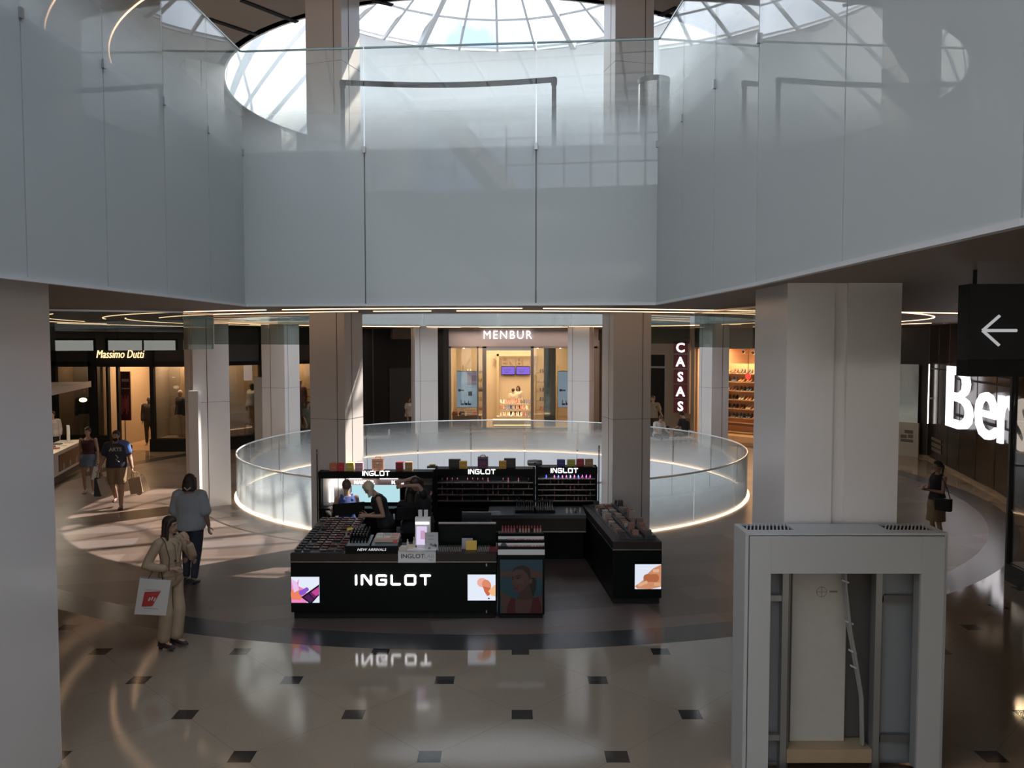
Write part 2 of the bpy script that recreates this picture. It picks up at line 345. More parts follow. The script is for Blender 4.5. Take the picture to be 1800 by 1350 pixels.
# long roof light over the void
def roof_light():
    t = thing('skylight', 'long flat glazed skylight with white bars over the void', 'skylight', (-1.2, -1.5, DRUM)); t['kind'] = 'structure'
    MB().bb(-7, 7, -12.5, 11.5, .1, .12).build('pane', M_pane2, t)
    for i in range(-5, 6): MB().bb(-7, 7, i*2.2-.06, i*2.2+.06, -.05, .08).build('rib', M_skyframe, t)
    for x in (-5.1, -3.4, -1.7, 0, 1.7, 3.4, 5.1): MB().bb(x-.05, x+.05, -12.4, 11.4, -.05, .08).build('rib', M_skyframe, t)
roof_light()
for nm, a in (('wall_void_left', (-8.8, -8.5, -14.5, 10.5)), ('wall_void_right', (6, 6.3, -14.5, 10.5))):
    struct(MB().bb(a[0], a[1], a[2], a[3], Z2B+.25, DRUM).build(nm, M_white))
struct(MB().bb(-8.8, 6.3, 10.5, 10.8, Z2B+.25, DRUM).build('wall_void_far', M_white))
# ============================================================ frosted glass wall around the void
ZG = 7.62
M_frost = glass('graded_frosted_glass', [(4.3, .80), (Z1T-.02, .80), (Z1T+.0, .72), (Z1T+.25, .50), (Z1T+.62, .12), (Z1T+.95, .05), (8.2, .03)], tint=(.95, .975, .965), fcol=(.82, .855, .85), refl=1.0)
def gpanel(a, b, label, z0=Z1B-.03, z1=ZG):
    a = Vector((a[0], a[1])); b = Vector((b[0], b[1])); d = b-a; L = d.length; rz = math.atan2(d.y, d.x)
    t = thing('glass_balustrade', label, 'glass panel', (a.x, a.y, 0), rz, 'tall graded frosted glass panels around the void')
    MB().bb(.008, L-.008, -.008, .008, z0, z1).build('pane', M_frost, t)
    MB().bb(.008, L-.008, -.013, .013, z1, z1+.02).build('rim', M_steelgr, t)
    MB().bb(.0, L, -.02, .03, z0-.03, z0).build('bottom_channel', M_channel, t)
    for z in (Z1T-.02,): MB().bb(-.02, .02, -.03, .03, z-.04, z+.04).build('clamp', M_steel, t)
    return t
M_steelgr = mat('glass_edge', (.25, .34, .32), .2); M_channel = mat('channel', (.62, .62, .62), .35)
c0, c1 = Vector(void[2]), Vector(void[3])
cuts = [c0]+[Vector((aty(px, 400, c0.y).x, c0.y+(c1.y-c0.y)*((px-430)/725))) for px in (645, 941)]+[c1]
names = ['beside the corner over the shop with the script sign', 'in the middle of the three facing the camera', 'beside the corner over the lit shoe shops']
for i in range(3): gpanel(cuts[i], cuts[i+1], 'frosted glass panel facing the camera, %s' % names[i])
side = [Vector(p) for p in void]
def split(a, b, n): return [a+(b-a)*i/n for i in range(n+1)]
chainR = split(side[3], side[4], 3)+split(side[4], side[5], 2)[1:]+split(side[5], side[6], 2)[1:]+split(side[6], side[7], 5)[1:]
chainL = list(reversed(split(side[7], side[8], 3)[1:]+split(side[8], side[9], 5)[1:]+split(side[9], side[10], 2)[1:]+split(side[10], side[0], 2)[1:]+split(side[0], side[1], 2)[1:]+split(side[1], side[2], 2)[1:]))
for ch, nm in ((chainR, 'along the void on the clothes shop side'), (chainL, 'along the void on the cosmetics counter side')):
    for a, b in zip(ch[:-1], ch[1:]): gpanel(a, b, 'frosted glass panel %s' % nm)
# slab edge behind the glass
# ============================================================ columns
def column(x, y, w_, l_, ang, z0, z1, seams=True, m=None):
    """rectangular clad column; l_ runs along the direction ang, w_ across"""
    t = thing('column', 'rectangular panelled column', 'column', (x, y, z0), ang); t['kind'] = 'structure'
    h = z1-z0
    MB().bb(-l_/2, l_/2, -w_/2, w_/2, 0, h).build('shaft', m or M_pink, t)
    g = MB()
    if seams:
        for s in (-1, 1):
            g.bb(-.008+l_*.12, .008+l_*.12, s*w_/2-.002, s*w_/2+.002, 0, h)
            g.bb(s*l_/2-.002, s*l_/2+.002, -.006+w_*.28, .006+w_*.28, 0, h)
        for z in (2.44, 4.9):
            if z < h: g.bb(-l_/2-.002, l_/2+.002, -w_/2-.002, w_/2+.002, z, z+.006)
        g.build('panel_joint', M_groove, t)
    return t
for k in range(8):
    a = -PI/2 + PI/8 + k*PI/4; r = 7.72
    x, y = CX+r*math.cos(a), CY+r*math.sin(a)
    dx, l_, w_, da = [(-.35, .62, .72, -10), (-.1, .8, .72, 0), (-.45, .62, .66, 0), (.0, .55, .80, 0), (.33, .5, .84, 0), (.55, .85, .72, 0), (.46, .82, .70, 14), (.22, .66, .72, 4)][k]
    column(x+dx, y, w_, l_, a+R(da), 0, Z1B)
    column(x+dx, y, w_, l_, a+R(da), Z1T, Z2B)
# two big columns near the camera
def bigcol(x0, x1, y0, y1, flip=1):
    t = thing('column', 'wide white clad column', 'column', ((x0+x1)/2, (y0+y1)/2, 0)); t['kind'] = 'structure'
    w2, d2 = (x1-x0)/2, (y1-y0)/2
    prof = [(-w2, -d2), (-w2*.17, -d2), (-w2*.17, -d2+.03), (w2*.06, -d2+.03), (w2*.06, -d2), (w2, -d2), (w2, d2), (-w2, d2)]
    MB().prism([(p[0]*flip, p[1]) for p in prof], 0, Z1B).build('shaft', M_pink, t)
    g = MB(); g.bb(-w2*.175, -w2*.165, -d2+.025, -d2+.034, 0, Z1B)
    g.build('panel_joint', M_groove, t)
bigcol(2.46, 3.48, 7.42, 8.40)
bigcol(-5.35, -4.11, 6.25, 7.38, -1)
for x in (-5.2, 3.0):
    t = thing('column', 'wide white clad column on the upper floor', 'column', (x, 7.9, Z1T)); t['kind'] = 'structure'; 
    MB().bb(-.5, .5, -.5, .5, 0, Z2B-Z1T).build('shaft', M_pink, t)
# ============================================================ LED lines in the ceilings
def led_arc(r, a0, a1, z, c=C0, wd=.028, label='warm light line set in the brown ceiling'):
    o = MB().arcwall(c, r-wd/2, r+wd/2, -.012, .004, R(a0), R(a1), 40).build('light_line', M_led, loc=(0, 0, z))
    return tag(o, label, 'light', 'curved warm light lines in the ceiling')
for r, segs in ((9.0, [(-215, -153), (-37, 12)]), (8.35, [(-150, -105), (-103, -96), (-93, -40)]), (9.45, [(-160, -112), (-110, -86), (-84, -30)]), (7.35, [(0, 70), (72, 110), (112, 180)]), (7.9, [(20, 95), (100, 160)]),
                (10.6, [(-175, -140), (-60, -5)]), (11.6, [(170, 215)]), (12.4, [(130, 175), (190, 222), (5, 40)])):
    for a0, a1 in segs: led_arc(r, a0, a1, Z1B)
for pts in ([(-9, 6), (-13, 12), (-14.5, 20)], [(-7.5, 9), (-9.5, 13.5), (-14, 17)], [(5.5, 14), (10, 16.5), (15, 16)], [(6, 11), (10, 12), (15, 12.5)], [(-8, 13), (-13, 16), (-16, 22)], [(-6, 5), (-6.6, 9), (-10, 15)]):
    p = [Vector((a, b, Z1B-.004)) for a, b in pts]; q = []
    for i in range(17):
        t_ = i/16; q.append(p[0]*(1-t_)**2+p[1]*2*t_*(1-t_)+p[2]*t_*t_)
    tag(MB().tube(q, .012, 4).build('light_line', M_led), 'warm light line sweeping away from the round opening', 'light', 'sweeping warm light lines in the ceiling')
for r, a0, a1 in ((9.2, -160, -100), (9.2, -80, -20), (10.4, -170, -90)): led_arc(r, a0, a1, Z2B, label='warm light line in the upper ceiling')
# ============================================================ round balustrade
M_rail = glass('graded_balustrade_glass', [(0, .78), (.25, .66), (.6, .34), (.92, .10), (1.1, .04)], tint=(.93, .965, .955), fcol=(.84, .88, .90))
def ring_balustrade():
    n = 22; zr = 1.08
    for k in range(n):
        a0 = 2*PI*k/n; a1 = 2*PI*(k+1)/n; g = .004
        t = thing('glass_balustrade', 'curved graded glass panel of the round balustrade', 'glass panel', (CX, CY, 0), 0, 'curved glass panels of the round balustrade')
        MB().arcwall((0, 0), 6.63, 6.65, 0.0, zr, a0+g, a1-g, 8).build('pane', M_rail, t)
        MB().tube([(6.64*math.cos(a), 6.64*math.sin(a), zr) for a in [a0+(a1-a0)*i/8 for i in range(9)]], .022, 6).build('rim', M_rim, t)
        m = (a0)
        MB().box((6.62*math.cos(m), 6.62*math.sin(m), .54), (.008, .008, 1.04), m).build('joint', M_steel, t)
ring_balustrade()
struct(MB().arcwall(C0, 6.656, 6.70, 0.0, .022, 0, 2*PI, 128).build('trim_foot_light', emis('foot_light', (1, .66, .40), 4.2)))
# upper ring balustrade
for k in range(16):
    a0 = 2*PI*k/16; t = thing('glass_balustrade', 'curved glass panel around the upper opening', 'glass panel', (CX, CY, 0), 0, 'curved glass panels around the upper opening')
    MB().arcwall((0, 0), 6.68, 6.70, Z1B+.05, ZG-.1, a0+.004, a0+2*PI/16-.004, 10).build('pane', M_frost, t)
# ============================================================ shop fronts round the opening
class Facade:
    """vertical plane through A and B; local x runs from A to B, local y goes away from the viewer"""
    def __init__(s, A, B):
        s.A = Vector((A[0], A[1], 0)); s.B = Vector((B[0], B[1], 0)); s.u = (s.B-s.A).normalized(); s.n = Vector((-s.u.y, s.u.x, 0)); s.rz = math.atan2(s.u.y, s.u.x)
        s.M = Matrix.Translation(s.A) @ Matrix.Rotation(s.rz, 4, 'Z')
    def q(s, px, py, off=0.):
        r = ray(px, py); o = Vector((0, 0, CAM_Z)); t = ((s.A+s.n*off-o).dot(s.n))/(r.dot(s.n)); p = o+r*t; d = p-s.A
        return d.dot(s.u), p.z
    def box(s, mb, x0, y0, x1, y1, f=0., b=.1, zfix=None):
        """px rectangle on the plane at offset f, to depth b"""
        a = s.q(x0, (y0+y1)/2, f)[0]; c = s.q(x1, (y0+y1)/2, f)[0]; xm = (x0+x1)/2
        z1 = s.q(xm, y0, f)[1]; z0 = s.q(xm, y1, f)[1]
        if zfix is not None: z0 = zfix
        return mb.bb(a, c, f, b, z0, z1)
    def thing(s, name, label, cat, group=None): return thing(name, label, cat, tuple(s.A), s.rz, group)
def warm_light(F, x, y, z, sx, sy, e, col=(1, .70, .42)):
    p = F.M @ Vector((x, y, z)); area('shop_and_wash_light', p, (0, 0, F.rz), sx, sy, e, col)
M_cream = mat('cream_wall', (.55, .46, .34), .6, var=.05, scale=1)
M_orangef = mat('warm_floor', (.42, .30, .19), .25, var=.1, scale=2)
M_mauve = mat('mauve_fascia', (.50, .42, .40), .5)
M_shopglass = glass('shop_glass', tint=(.80, .80, .77), base=.03)
M_darkglass = glass('dark_shop_glass', tint=(.76, .74, .70), base=.03)
M_glossblack = mat('gloss_black_panel', (.022, .019, .017), .22, spec=.4)
M_wood = mat('pale_wood', (.42, .30, .18), .5, var=.15, scale=6)
def room_box(F, x0, x1, d, z1, wall_m, floor_m, ceil_m=None, name='wall_shop'):
    """interior box open to the front, local coordinates of facade F"""
    t = bpy.data.objects.new(name, None); COL.objects.link(t); t.location = F.A; t.rotation_euler = (0, 0, F.rz); t['kind'] = 'structure'
    MB().bb(x0, x1, d, d+.1, 0, z1).bb(x0-.1, x0, .12, d+.1, 0, z1).bb(x1, x1+.1, .12, d+.1, 0, z1).build('panel', wall_m, t)
    MB().bb(x0, x1, .12, d, .004, .012).build('floor', floor_m, t); MB().bb(x0, x1, .12, d, z1, z1+.08).build('ceiling', ceil_m or wall_m, t); return t
# ---------------- shop in the middle (Menbur)
FM = Facade((-3.0, 36.2), (3.2, 36.2))
q = FM.q
t = FM.thing('wall_back', None, None); t['kind'] = 'structure'
mb = MB(); FM.box(mb, 775, 560, 1052, 610, 0, .12); mb.build('fascia', M_mauve, t)
a = MB()
for x0, x1 in ((848, 855), (933, 938), (788, 793), (838.5, 841), (1030, 1052)): FM.box(a, x0, 609, x1, 757, -.02, .12, 0)
for y in (610, 753): FM.box(a, 788, y-1.5, 1050, y+2, -.02, .10)
a.build('window_frame', cm((.34, .29, .26), .5), t)
a = MB(); FM.box(a, 770, 560, 789, 760, -.05, .2, 0); a.build('side_panel', M_black, t)
for i, (x0, x1) in enumerate(((793, 848), (938, 1030))):
    g = FM.thing('shop_window', 'tall window of the middle shop, %s its doorway' % ('behind the blue poster beside' if i == 0 else 'with the mirror strip beside'), 'window'); g['kind'] = 'structure'
    a = MB(); FM.box(a, x0, 611, x1, 753, .03, .045, .08); a.build('pane', M_shopglass, g)
x0 = q(789, 700)[0]; x1 = q(1050, 700)[0]
room_box(FM, x0, x1, 5.2, 3.9, M_cream, M_orangef)
warm_light(FM, 3.0, 1.2, 3.8, 5, 1.6, 260, (1, .74, .46)); warm_light(FM, 3.0, 3.8, 3.8, 5, 2, 200, (1, .74, .46)); warm_light(FM, 3.0, -.5, 4.3, 5.5, .1, 25, (1, .85, .78))  # the third lamp is an added wash that brightens the fascia
s_ = FM.thing('shop_sign', 'white lit six-letter sign in slender capitals over the middle shop', 'sign')
cxs, zs = q(892, 588, -.03)
text('MENBUR', .52, emis('sign_soft', (1, .95, .97), 1.6), 'letter', s_, (cxs, -.06, zs-.19), ext=.03, bold=.0, xs=.92, space=1.22)
s2 = FM.thing('wall_sign', 'dim letters MENBUR on the inner wall of the middle shop', 'sign')
c2 = q(905, 636, 5.1); text('MENBUR', .55, cm((.34, .25, .16), .5), 'letter', s2, (c2[0], 5.08, c2[1]-.2), ext=.02, space=1.05)
# purple screens
for i, (x0, x1) in enumerate(((881, 905.5), (907, 932))):
    o = FM.thing('wall_screen', 'small purple screen, %s of the pair on the inner wall' % ('the one nearer the blue poster' if i == 0 else 'the one nearer the mirror strip'), 'screen')
    a = MB(); FM.box(a, x0, 644, x1, 659, 5.0, 5.08); a.build('casing', M_blackm, o)
    a = MB(); FM.box(a, x0+.8, 645, x1-.8, 658, 4.98, 5.0); a.build('screen', emis('purple_screen', (.26, .16, .75), 1.0), o)
    a = MB()
    for k in range(3): FM.box(a, x0+3+k*1.5, 649+k*2.6, x0+17-k*2, 650+k*2.6, 4.97, 4.98)
    a.build('caption', cm((.08, .05, .3)), o)
# door head and inner arch
o = FM.thing('door_1', None, None); o['kind'] = 'structure'
a = MB(); FM.box(a, 855, 611, 933, 616, 0, .1); a.build('door_frame', M_steel, o)
a = MB(); FM.box(a, 873, 622, 877, 740, 4.9, 5.05, 0); FM.box(a, 873, 622, 945, 626, 4.9, 5.05); a.build('arch_trim', cm((.48, .38, .25)), o)
def shoe_mb(h=1.0, heel=.05):
    m = MB(); rs = []
    for y, w_, z0, z1 in ((-.12, .018, .004, .022), (-.09, .036, .0, .05), (-.03, .040, .0, .062), (.03, .034, .008+heel*.4, .09+heel*.5), (.08, .033, heel*.8, .11+heel), (.115, .024, heel, .09+heel)):
        rs.append([(w_*math.cos(2*PI*k/10), y, (z0+z1)/2+(z1-z0)/2*math.sin(2*PI*k/10)) for k in range(10)])
    m.rings(rs)
    m.rings([[(.014*i, .095+.012*j, 0) for i, j in ((-1, -1), (1, -1), (1, 1), (-1, 1))], [(.02*i, .095+.018*j, heel+.03) for i, j in ((-1, -1), (1, -1), (1, 1), (-1, 1))]]); return m
def shoe_pair(name, label, col, group, F, x, y, z, sc_=1.0, rz=0.):
    """a pair is two shoes: two single things"""
    for s in (-1, 1):
        o = shoe_mb().build(name, cm(col, .35), None, smooth=True)
        p = F.M @ Vector((x+s*.055*sc_, y, z)); o.location = p; o.rotation_euler = (0, 0, F.rz+rz+random.uniform(-.2, .2)); o.scale = (sc_,)*3
        tag(o, label, 'shoe', group)
def handbag(col, label, group, loc, rz=0., s=1.0):
    t = thing('handbag', label, 'bag', loc, rz, group)
    MB().rings([[(x*.13, y*.05, 0) for x, y in ((-1, -1), (1, -1), (1, 1), (-1, 1))], [(x*.14, y*.055, .10) for x, y in ((-1, -1), (1, -1), (1, 1), (-1, 1))], [(x*.10, y*.02, .18) for x, y in ((-1, -1), (1, -1), (1, 1), (-1, 1))]]).build('body', cm(col, .4), t, bevel=.01)
    MB().tube([(-.07, 0, .17), (-.06, 0, .25), (0, 0, .28), (.06, 0, .25), (.07, 0, .17)], .006, 6).build('handle', cm((.1, .06, .04)), t); t.scale = (s,)*3; return t
# shelves on the inner walls of the middle shop
def shelf_unit(F, x0, x1, y0, y1, zs_, label, m=None, thick=.03, back=None):
    t = F.thing('wall_shelves', label, 'shelving')
    if back: MB().bb(x0, x1, y1-.02, y1, 0, max(zs_)+.4).build('back_board', back, t)
    for z in zs_: MB().bb(x0, x1, y0, y1, z-thick, z).build('shelf', m or M_cream, t)
    for x in (x0, x1): MB().bb(x-.02, x+.02, y0, y1, 0, max(zs_)+.35).build('upright', m or M_cream, t)
    return t
M_gold = mat('brass', (.65, .48, .25), .3, metal=.8)
cols = [(.35, .12, .08), (.06, .04, .04), (.55, .40, .30), (.60, .20, .16), (.30, .20, .12), (.65, .60, .55), (.10, .12, .22)]
zs_ = [.55, 1.0, 1.45, 1.9, 2.35]
for nm, xa, xb, dpt in (('behind the blue poster', .65, 1.75, 3.4), ('beside the mirror strip', 4.15, 5.2, 3.4)):
    shelf_unit(FM, xa, xb, dpt, dpt+.35, zs_, 'cream shelves of shoes and bags %s' % nm, M_gold, .02)
    for z in zs_:
        for k in range(2):
            x = xa+.28+k*.52
            if (k+int(z*10)) % 3 == 0: p = FM.M @ Vector((x, dpt+.15, z)); handbag(random.choice(cols), 'small handbag on the cream shelves %s' % nm, 'handbags on the shelves %s' % nm, p, FM.rz)
            else: shoe_pair('shoe', 'small shoe on the cream shelves %s' % nm, random.choice(cols), 'shoes on the shelves %s' % nm, FM, x, dpt+.15, z, 1.1)
# display table and steps
tb = FM.thing('display_table', 'stepped table of shoes inside the middle shop doorway', 'table')
xa, _ = q(873, 735, 1.5); xb, _ = q(938, 735, 1.5)
for i, (y, z, m) in enumerate(((1.5, .42, .0), (1.9, .70, .12), (2.3, .95, .25))): MB().bb(xa+m, xb-m, y, y+.5, 0 if i == 0 else z-.08, z).build('tier', cm((.62, .55, .45)), tb)
MB().bb(xa+.15, xa+.2, 1.95, 2.6, .4, .9).bb(xb-.2, xb-.15, 1.95, 2.6, .4, .9).build('leg', M_gold, tb)
for y, z, n in ((1.7, .42, 7), (2.1, .70, 7), (2.5, .95, 6)):
    for k in range(n): shoe_pair('shoe', 'shoe on the stepped table inside the middle shop', random.choice(cols), 'shoes on the stepped table', FM, xa+.25+k*(xb-xa-.4)/(n-.6), y, z, 1.15)
st = FM.thing('display_plinth', 'low cream plinth with a lit edge in the middle shop doorway', 'plinth')
xa, _ = q(866, 740, .6); xb, _ = q(934, 740, .6)
MB().bb(xa, xb, .6, 1.3, .14, .34).build('plinth_top', cm((.6, .52, .42)), st); MB().bb(xa+.08, xb-.02, .66, 1.3, .012, .14).build('plinth_base', cm((.5, .42, .3)), st)
MB().bb(xa+.06, xb-.02, .63, .655, .10, .125).build('light_strip', emis('plinth_led', (1, .85, .35), 2.2), st)
# posters hanging in the windows
for i, (x0, x1) in enumerate(((803, 838.5), (981, 1017))):
    o = FM.thing('window_poster', 'pale blue poster with black heeled shoes, %s' % ('in the window beside the black wall' if i == 0 else 'in the window beside the mirror strip'), 'poster')
    a = MB(); FM.box(a, x0, 653, x1, 716, .25, .29); a.build('board', emis('poster_blue', (.36, .50, .66), .75), o)
    a = MB(); FM.box(a, x0, 651.5, x1, 653, .24, .30); FM.box(a, x0, 716, x1, 717, .24, .30); a.build('rail', M_gold, o)
    a = MB(); m_ = .245
    for k in range(3): FM.box(a, x0+7+k*6.4, 709-k % 2, x0+12.5+k*6.4, 712, m_, .25)
    for k in range(3): FM.box(a, x0+7+k*6.4, 703+k, x0+8.2+k*6.4, 712, m_, .25)
    a.build('printed_shoes', cm((.01, .01, .012)), o)
    a = MB(); FM.box(a, x0+18, 654, x1-1, 677, m_, .25); a.build('printed_shape', emis('poster_pink', (.42, .33, .42), .6), o)
    a = MB(); FM.box(a, x0+2.5, 684, x0+7, 688, m_, .25); FM.box(a, x0+7.5, 685, x0+13, 687.5, m_, .25); FM.box(a, x0+20, 688, x0+27, 696, m_, .25); a.build('printed_text', cm((.15, .2, .3)), o)
for i, px in enumerate((800, 812, 826, 836)):
    x, _ = q(px, 735, .6); p = FM.M @ Vector((x, .6, .55)); handbag(cols[i], 'handbag on the window ledge under the blue poster', 'handbags under the blue poster', p)
o = FM.thing('window_ledge', 'low ledge with handbags in the middle shop window', 'ledge'); xa, _ = q(795, 740, .45); xb, _ = q(846, 740, .45); MB().bb(xa, xb, .45, .9, .012, .55).build('ledge_block', cm((.4, .28, .18)), o)
o = FM.thing('mirror_panel', 'tall mirrored strip in the middle shop window', 'mirror'); a = MB(); FM.box(a, 957, 612, 976, 748, .10, .14, .1); a.build('mirror_plate', mat('mirror', (.6, .65, .66), .06, metal=1), o); a = MB(); FM.box(a, 956, 611, 957, 749, .09, .15, .1); FM.box(a, 976, 611, 977, 749, .09, .15, .1); a.build('edge_trim', M_gold, o)
for i, px in enumerate((815, 870, 945, 985)):
    x, z = q(px, 622, .6); o = thing('spotlight', 'small ceiling spotlight in the middle shop window', 'light', tuple(FM.M @ Vector((x, .7, 3.55))), 0, 'spotlights in the middle shop')
    MB().lathe([(.0, 0), (.05, 0), (.06, .16), (.0, .16)], n=10).build('lamp_head', M_steel, o); MB().bb(-.01, .01, -.01, .01, .16, .35).build('stem', M_steel, o); MB().lathe([(0, -.012), (.045, -.012), (.045, -.002), (0, -.002)], n=10).build('bulb', emis('bulb', (1, .85, .6), 12), o)
# ---------------- black hoarding left of the middle shop
FB = Facade((-6.7, 34.1), (-3.0, 36.1))
t = FB.thing('wall_back', None, None); t['kind'] = 'structure'
L = (FB.B-FB.A).length; MB().bb(0, L, 0, .1, 0, Z1B).build('panel', M_blackm, t)
a = MB(); FB.box(a, 685, 647, 729, 760, -.03, 0, 0); a.build('door_panel', cm((.022, .022, .024), .4), t)
a = MB(); FB.box(a, 690, 573, 727, 596, -.25, 0); a.build('bulkhead', cm((.12, .09, .07)), t)
a = MB(); FB.box(a, 655, 572, 657, 760, -.03, 0, 0); a.build('panel_edge', cm((.04, .04, .045), .3), t)
# ---------------- menswear shop (Massimo Dutti)
FD = Facade((-17.5, 28.9), (-11.0, 28.9)); q = FD.q
t = FD.thing('wall_left', None, None); t['kind'] = 'structure'; L = 6.5
a = MB(); FD.box(a, 60, 560, 334, 645, .02, .12); a.build('fascia', cm((.035, .028, .024), .7), t)
a = MB(); FD.box(a, 158, 615, 267, 642, -.06, .02); a.build('sign_band', M_blackm, t)
for x0, x1 in ((90, 98), (155, 167), (186, 190), (204, 208), (263, 270), (325, 334)): a = MB(); FD.box(a, x0, 560, x1, 793, -.05, .12, 0); a.build('mullion', M_blackm, t)
a = MB(); FD.box(a, 90, 636, 334, 643, -.05, .1); a.build('transom', M_blackm, t)
a = MB(); FD.box(a, 263, 772, 334, 793, -.06, .3, 0); a.build('stall_riser', M_blackm, t)
a = MB(); FD.box(a, 98, 766, 190, 793, -.06, .3, 0); a.build('stall_riser', M_blackm, t)
for (x0, x1, lb) in ((98, 155, 'above the cosmetics counter'), (167, 186, 'between the cosmetics counter and the open door'), (270, 325, 'with the mannequin in the dark jacket')):
    g = FD.thing('shop_window', 'window of the menswear shop %s' % lb, 'window'); g['kind'] = 'structure'
    a = MB(); FD.box(a, x0, 643, x1, 772, .03, .045); a.build('pane', M_darkglass, g)
room_box(FD, q(98, 700)[0], q(332, 700)[0], 4.5, 3.5, mat('warm_plaster', (.50, .36, .22), .6), M_orangef)
xd = q(236, 700)[0]
warm_light(FD, xd, 2.2, 3.4, 1.6, 3.0, 170, (1, .62, .32)); warm_light(FD, q(300, 700)[0], .8, 3.4, 1.6, .6, 85, (1, .76, .55)); warm_light(FD, q(130, 700)[0], .7, 3.4, 2.0, .5, 12, (1, .8, .6))
# partitions each side of the door so the windows stay dim
o = FD.thing('wall_shop', None, None); o['kind'] = 'structure'; a = MB()
for px in (176, 268): x = q(px, 700)[0]; a.bb(x-.05, x+.05, .14, 4.4, .01, 3.5)
x = q(98, 700)[0]; a.bb(x, q(176, 700)[0], 1.2, 1.3, .01, 3.5); a.bb(q(268, 700)[0], q(332, 700)[0], 1.3, 1.4, .01, 3.5)
a.build('panel', cm((.36, .30, .23)), o)
a = MB(); a.bb(q(270, 700)[0], q(330, 700)[0], .12, 1.2, .3, q(300, 772)[1]); a.build('window_floor', cm((.45, .36, .25)), o)
s_ = FD.thing('shop_sign', 'warm lit script sign over the menswear shop door', 'sign'); cx_, cz = q(211, 624, -.08)
text('Massimo Dutti', .40, emis('script_lit', (1, .66, .32), 2.0), 'letter', s_, (cx_, -.10, cz-.10), ext=.015, bold=-.002, xs=.70, shear=.25)
o = FD.thing('poster_stand', 'dark red poster panel on a thin stand inside the menswear doorway', 'display'); a = MB(); FD.box(a, 212, 653, 229, 739, .5, .56); a.build('board', cm((.05, .01, .012), .3), o)
a = MB()
for k in range(5): FD.box(a, 213.5+k*2.6, 695+(k % 2)*6, 215.5+k*2.6, 728-(k % 3)*5, .485, .5)
a.build('printed_figures', cm((.30, .05, .05)), o)
a = MB(); FD.box(a, 214, 666, 226, 671, .485, .5); FD.box(a, 214, 682, 227, 684, .485, .5); a.build('printed_text', cm((.3, .25, .25)), o)
a = MB(); FD.box(a, 219.5, 739, 220.5, 788, .52, .55, .01); a.build('stand_pole', M_blackm, o)
a = MB(); FD.box(a, 214, 784, 226, 788, .4, .7, .013); a.build('stand_foot', M_blackm, o)
# ---------------- second run of menswear windows
FE = Facade((-11.0, 28.9), (-6.7, 33.4)); q = FE.q
t = FE.thing('wall_left', None, None); t['kind'] = 'structure'; L = (FE.B-FE.A).length
MB().bb(0, L, 0, .12, FE.q(430, 637)[1], Z1B).build('fascia', cm((.045, .04, .036), .25), t); MB().bb(0, L, -.05, .1, FE.q(430, 640)[1]-.04, FE.q(430, 635)[1]).build('transom', M_blackm, t)
MB().bb(0, L, -.04, .8, 0, FE.q(430, 766)[1]).build('stall_riser', M_blackm, t)
for px in (340, 458, 520): x = q(px, 700)[0]; MB().bb(x-.04, x+.04, -.04, .1, 0, Z1B).build('mullion', M_blackm, t)
g = FE.thing('shop_window', 'long window of the menswear shop with mannequins behind the columns', 'window'); g['kind'] = 'structure'; MB().bb(0, L, .03, .045, .4, 3.2).build('pane', M_darkglass, g)
o = FE.thing('wall_shop', None, None); o['kind'] = 'structure'; MB().bb(0, L, 1.3, 1.4, 0, 3.6).build('panel', cm((.46, .36, .24)), o)
warm_light(FE, L*.25, .75, 3.3, 1.8, .5, 16, (1, .72, .45)); warm_light(FE, L*.72, .75, 3.3, 1.4, .5, 50, (1, .66, .36))
for i, px in enumerate((411, 424.5, 438)):
    x, z = q(px, 766, .3); b = thing('card_box', 'pale card box on the window ledge of the menswear shop', 'box', tuple(FE.M @ Vector((x, .32, z))), FE.rz, 'pale boxes on the window ledge')
    MB().box((0, 0, .12), (.27, .04, .26), rx=-.3).build('box_body', cm((.60, .44, .28)), b); MB().box((0, -.02, .05), (.2, .004, .02), rx=-.3).build('printed_text', cm((.3, .2, .12)), b)
# clothes rail
o = FE.thing('clothes_rail', 'thin double rail behind the red coat mannequin', 'rail'); x0 = q(528, 700, .9)[0]
for z in (1.62, 1.92): MB().tube([(x0, .95, z), (L, .95, z)], .012, 6).build('rail', M_dark, o)
for x in (x0+.1, L-.1): MB().tube([(x, .95, .44), (x, .95, 2.0)], .012, 6).build('upright', M_dark, o)
# ---------------- shoe shop (Casas)
FC = Facade((5.2, 36.2), (7.65, 34.7)); q = FC.q; L = (FC.B-FC.A).length
t = FC.thing('wall_back', None, None); t['kind'] = 'structure'
dx0, dx1 = q(1136, 700)[0]-.6, q(1170, 700)[0]; dz = q(1150, 622)[1]
MB().bb(-2.6, L, 0, .15, dz, Z1B).bb(dx1, L, 0, .15, 0, dz).bb(-2.6, dx0, 0, .15, 0, dz).build('panel', cm((.32, .28, .235), .5), t)
d = FC.thing('door_2', None, None); d['kind'] = 'structure'
MB().bb(dx0, dx1, .1, .14, 0, dz).build('door_leaf', M_blackm, d); MB().bb(dx0, dx1, .02, .1, q(1150, 645)[1]-.05, q(1150, 645)[1]+.03).bb(dx1-.05, dx1+.02, -.01, .12, 0, dz).bb(dx0, dx1, .04, .12, dz-.04, dz).bb(q(1141, 640)[0], q(1141, 640)[0]+.04, .05, .12, q(1150, 645)[1], dz).build('door_frame', cm((.30, .30, .30), .4), d)
o = FC.thing('shop_sign', 'tall maroon sign spelling the shoe shop name in five white capitals', 'sign')
M_mar = mat('maroon_panel', (.17, .035, .05), .35); M_wl = emis('sign_white', (1, .9, .95), 1.9)
rows = [('C', 600, 621), ('A', 624, 647), ('S', 650, 674), ('A', 676, 700), ('S', 702, 725.5)]
